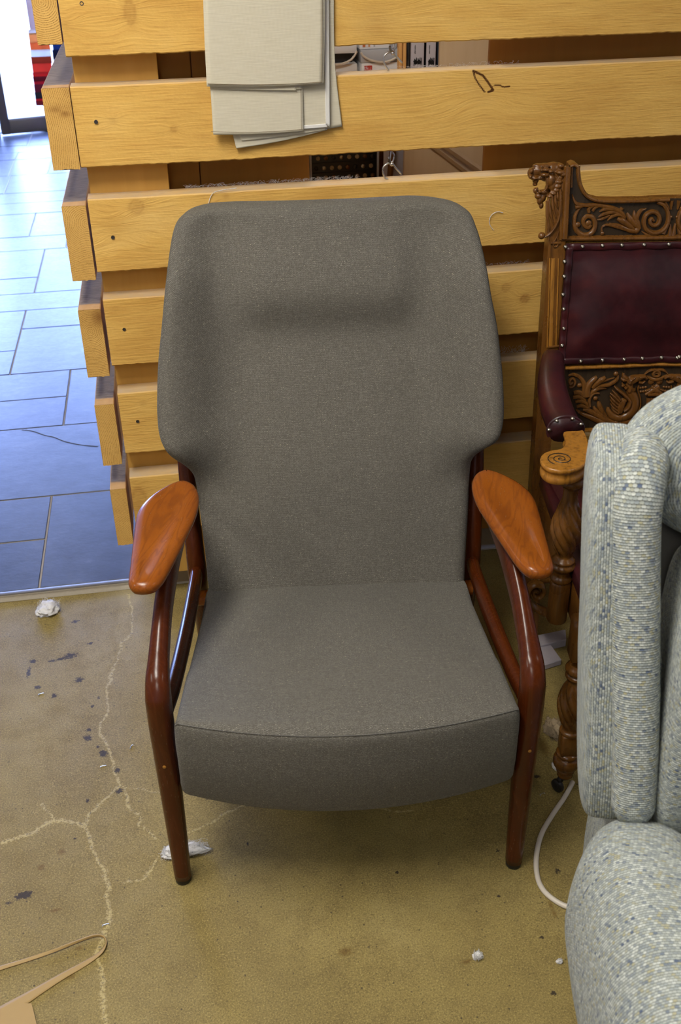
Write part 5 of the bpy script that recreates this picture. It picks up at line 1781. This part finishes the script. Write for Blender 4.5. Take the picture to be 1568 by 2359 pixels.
for (a, b, yb_, lab) in (((985, 325), (1090, 405), .55, 'long square batten leaning across the plywood sheet, the upper one'), ((1010, 325), (1125, 405), .53, 'shorter square batten leaning across the plywood sheet, the lower one')):
    P_, Q_ = onY(*a, yb_), onY(*b, yb_)
    Q2 = P_ + (Q_ - P_) * ((P_[2] - TZ - .008) / (P_[2] - Q_[2]))
    bt_ = put('batten', tube([P_ + (P_ - Q_) * .4, Q2], .0078, 4, up=(0, 1, 0), n=3), 'pale', smooth=False)
    tag(bt_, lab, 'batten')
# black parts organiser with rows of round knobs
A, B = onY(714, 350, .70), onY(870, 410, .70)
org = thing('parts_organiser', 'black parts organiser with rows of dull round knobs behind the second gap', 'organiser', ((A[0] + B[0]) / 2, .70, ZL))
hw_ = (B[0] - A[0]) / 2
put('organiser_case', box(-hw_, hw_, 0, .22, .0005, .19, .002), 'black', org)
for sx in (-1, 1):
    put('organiser_edge', box(sx * hw_ - .003, sx * hw_ + .003, -.004, .01, .001, .19, .001), 'greybox', org)
for r_, py in enumerate((340, 362, 385, 407)):
    zc = onY(790, py, .70)[2] - ZL
    if zc < .01 or zc > .18:
        continue
    put('organiser_ledge', box(-hw_ + .004, hw_ - .004, -.003, 0, zc - .0125, zc - .0115), 'iron', org)
    for k in range(8):
        q = onY(728 + k * 18 + (r_ % 2) * 4, py, .70)
        kv, kf = lathe([(0, .004), (.003, .0037), (.0055, .002), (.006, -.001)], 12)
        kv, kf = xf((kv, kf), (0, 0, 0), rx=math.radians(90))
        put('knob', (kv + np.array([q[0] - (A[0] + B[0]) / 2, -.001, zc]), kf), ('stud', 'jute', 'iron', 'jute', 'oak')[(k * 3 + r_) % 5], org)
A, B = onY(884, 345, .625), onY(930, 410, .625)
o = put('paper_folder', box(A[0], B[0] + .012, .625, .632, ZL + .0005, ZL + .25, .001), 'lilac')
tag(o, 'pale grey paper folder standing beside the black parts organiser', 'folder')
o = put('furniture_foot', tube([onY(905, 345, .612), onY(898, 405, .612), onY(898, 405, .612) * np.array([1, 1, 0]) + np.array([0, 0, ZL + .001])], [.009, .008, .006], 12, n=14), 'oak')
tag(o, 'small dark red-brown turned foot in front of the paper folder', 'furniture foot')

# ================================================================== THINGS ON THE CONCRETE
o = put('white_cable', tube([np.append(onZ(*q)[:2], .0052) for q in ((1318, 1806), (1310, 1822), (1296, 1846), (1270, 1884), (1248, 1922), (1237, 1960), (1234, 1998), (1239, 2032), (1253, 2058), (1276, 2078), (1302, 2092), (1335, 2101))],
                            .0049, 10, n=90), 'cable')
tag(o, 'white cable curving over the concrete from castor to tweed chair', 'cable')


def fluff(name, px, py, rx, ry, hgt, mat, label, cat='wadding', fib=36, seed=1):
    c = onZ(px, py)
    a = np.linalg.norm(onZ(px + rx, py) - c)
    b = np.linalg.norm(onZ(px, py + ry) - c)
    V, Fc = lathe([(math.sin(t), math.cos(t)) for t in np.linspace(.02, math.pi - .02, 28)], 44)
    d = V.copy()
    k = 1 + wob(d + seed * 7.7, 2.4, .30) + wob(d * 1.0 + seed * 3.1, 7, .16) + wob(d + seed, 19, .08)
    V = d * k[:, None] * np.array([a, b, hgt])
    V[:, 2] = np.maximum(V[:, 2] + hgt * .7, .0004)
    parts = [(V, Fc)]
    r3 = random.Random(seed)
    for _ in range(fib * 9):
        t = r3.uniform(0, 6.28)
        q_ = r3.uniform(.2, .95)
        p0 = np.array([a * q_ * math.cos(t), b * q_ * math.sin(t), hgt * r3.uniform(.3, 1.5)])
        q_ += r3.uniform(.0, .32)
        p2 = np.array([a * q_ * math.cos(t + r3.uniform(-.5, .5)), b * q_ * math.sin(t + r3.uniform(-.5, .5)), r3.uniform(.0008, hgt * 1.4)])
        p1 = (p0 + p2) / 2 + np.array([a * r3.uniform(-.15, .15), b * r3.uniform(-.3, .3), hgt * r3.uniform(.1, .9)])
        parts.append(tube([p0, p1, p2], .00024, 3, n=6, cap=False))
    VF = merge(parts)
    o = put(name, VF, mat, sharp=None)
    o.location = (c[0], c[1], 0)
    return tag(o, label, cat)


fluff('wool_tuft', 112, 1408, 24, 15, .013, 'wool', 'white wadding tuft on the concrete near the slate tile edge', seed=3)
fluff('wool_tuft', 424, 1966, 50, 15, .011, 'wool', 'wide white wadding tuft behind the left front leg of the grey chair', seed=5, fib=70)
fluff('wool_tuft', 1100, 2207, 12, 9, .007, 'wool', 'small white wadding tuft on open concrete in front of the chairs', seed=8, fib=16)
fluff('wool_tuft', 1288, 2217, 8, 5, .004, 'wool', 'tiny white wadding scrap close to the tweed chair arm', seed=9, fib=10)
fluff('wool_tuft', 1281, 1768, 9, 8, .005, 'wool', 'tiny white wadding scrap just behind the dark castor of the oak chair', seed=12, fib=10)
fluff('jute_tuft', 1278, 1692, 22, 20, .016, 'jute', 'brown jute fibre tuft lying beside the turned oak front leg', 'wadding', 60, seed=6)
for pts, h_, lab in (([(1224, 1482), (1300, 1466), (1302, 1490), (1230, 1507)], .022, 'larger grey foam offcut lying under the carved oak armchair'),
                     ([(1226, 1500), (1262, 1490), (1292, 1532), (1248, 1546), (1230, 1544)], .016, 'smaller grey foam offcut in front of the larger one by the teak leg'),
                     ([(1194, 1520), (1206, 1512), (1214, 1530), (1204, 1538)], .010, 'small pale foam scrap just inside the right teak front leg')):
    bm = bmesh.new()
    vs_ = [bm.verts.new((*onZ(*q)[:2], .0006)) for q in pts]
    f = bm.faces.new(vs_)
    r = bmesh.ops.extrude_face_region(bm, geom=[f])
    for v in r['geom']:
        if isinstance(v, bmesh.types.BMVert):
            v.co.z = h_
    bmesh.ops.bevel(bm, geom=bm.edges[:], offset=.0015, segments=1, affect='EDGES')
    bmesh.ops.recalc_face_normals(bm, faces=bm.faces)
    me = bpy.data.meshes.new('foam_offcut')
    bm.to_mesh(me)
    bm.free()
    me.materials.append(MAT['foam'])
    tag(link('foam_offcut', me), lab, 'foam')

# tan leather offcut: a wide tongue that narrows to a strip, loops and runs back
pth = [(-60, 2252, .012, 0), (0, 2232, .0105, 0), (60, 2214, .0085, .1), (120, 2195, .0070, .7), (175, 2174, .0065, 1.25), (215, 2160, .0065, 1.5), (236, 2160, .0065, 1.55), (245, 2170, .0065, 1.5), (243, 2183, .0075, 1.0),
       (230, 2199, .0095, .25), (195, 2222, .0125, 0), (150, 2247, .0155, 0), (105, 2274, .0195, 0), (60, 2302, .026, 0), (10, 2333, .034, 0), (-60, 2380, .046, 0)]
C2 = np.array([onZ(a, b) for a, b, _, _ in pth])
C2 = smooth_path(np.column_stack([C2[:, :2], [w_ * .78 for _, _, w_, _ in pth], [t for _, _, _, t in pth]]), 110)
T = np.gradient(C2[:, :2], axis=0)
T /= np.linalg.norm(T, axis=1)[:, None]
N = np.stack([-T[:, 1], T[:, 0]], 1)
rows = []
for s_ in np.linspace(-1, 1, 5):
    wd = C2[:, 2] * .5 * s_
    rows.append(np.column_stack([C2[:, 0] + N[:, 0] * wd * np.cos(C2[:, 3]), C2[:, 1] + N[:, 1] * wd * np.cos(C2[:, 3]), .0016 + (C2[:, 2] * .5 + wd) * np.sin(C2[:, 3])]))
V, Fc = grid(np.array(rows).transpose(1, 0, 2))
o = mesh('leather_offcut', V, Fc, 'leatherstrip', smooth=True)
sd = o.modifiers.new('Solidify', 'SOLIDIFY')
sd.thickness = .0018
sd.offset = 0
tag(o, 'tan leather strip looping over the concrete at the lower left', 'leather offcut')
bm = bmesh.new()
vs_ = [bm.verts.new((*onZ(*q)[:2], .0036)) for q in ((-80, 2362), (0, 2330), (40, 2316), (74, 2316), (80, 2340), (88, 2375), (100, 2440), (-80, 2440))]
f = bm.faces.new(vs_)
r = bmesh.ops.extrude_face_region(bm, geom=[f])
for v in r['geom']:
    if isinstance(v, bmesh.types.BMVert):
        v.co.z = .0056
bmesh.ops.recalc_face_normals(bm, faces=bm.faces)
me = bpy.data.meshes.new('leather_offcut')
bm.to_mesh(me)
bm.free()
me.materials.append(MAT['leatherstrip'])
tag(link('leather_offcut', me), 'tan leather sheet with a straight cut edge under the looping strip', 'leather offcut')

for k, (px, py, an, lab) in enumerate(((95, 1601, .3, 'bright staple on the concrete among the dark specks at the left'), (238, 1768, .1, 'bright staple lying in the crack left of the grey chair'), (244, 2134, .2, 'bright staple in the crack above the leather strip loop'),
                                       (305, 1722, 1.2, 'thin bright staple between crack and left teak leg'), (1250, 1832, .4, 'bent bright staple on the concrete near the castor'))):
    c = onZ(px, py)
    pts = [(-.0055, .0, .0012), (-.005, .003, .0012), (.005, .003, .0012), (.0055, 0, .0012)]
    VF = xf(tube(pts, .0007, 5, n=20), (c[0], c[1], 0), rz=an)
    tag(put('staple', VF, 'steel'), lab, 'staple')

for pts, y, lab in (([(1136, 530), (1128, 518), (1127, 505), (1133, 494), (1145, 488), (1158, 490)], -.0018, 'curled white thread caught on the third plank right of the chair back'),
                    ([(480, 470), (484, 455), (492, 444), (510, 438), (545, 433)], -.0018, 'curled white thread lying on the third plank above the chair back')):
    tag(put('loose_thread', tube([onY(*q, y) for q in pts], .0007, 5, n=40), 'wool'), lab, 'thread')

# lint and dust caught along the plank tops
for pi_, x0_, x1_, cnt in ((2, .20, .56, 260), (1, .55, .90, 120), (3, .80, .95, 50), (4, .86, .96, 90)):
    r4 = random.Random(20 + pi_)
    parts = []
    for _ in range(cnt):
        x_ = r4.uniform(x0_, x1_)
        p0 = np.array([x_, PT - .001 - .006 * r4.random(), ZT[pi_] + .0003])
        p2 = p0 + np.array([r4.uniform(-.012, .012), r4.uniform(-.006, .004), r4.uniform(.001, .007 if pi_ != 4 else .02)])
        p1 = (p0 + p2) / 2 + np.array([r4.uniform(-.004, .004), 0, r4.uniform(0, .004)])
        parts.append(tube([p0, p1, p2], .00016, 3, n=6, cap=False))
    VF = merge(parts)
    o = mesh('lint', VF[0], VF[1], 'wool', planks[pi_])
    o['kind'] = 'stuff'
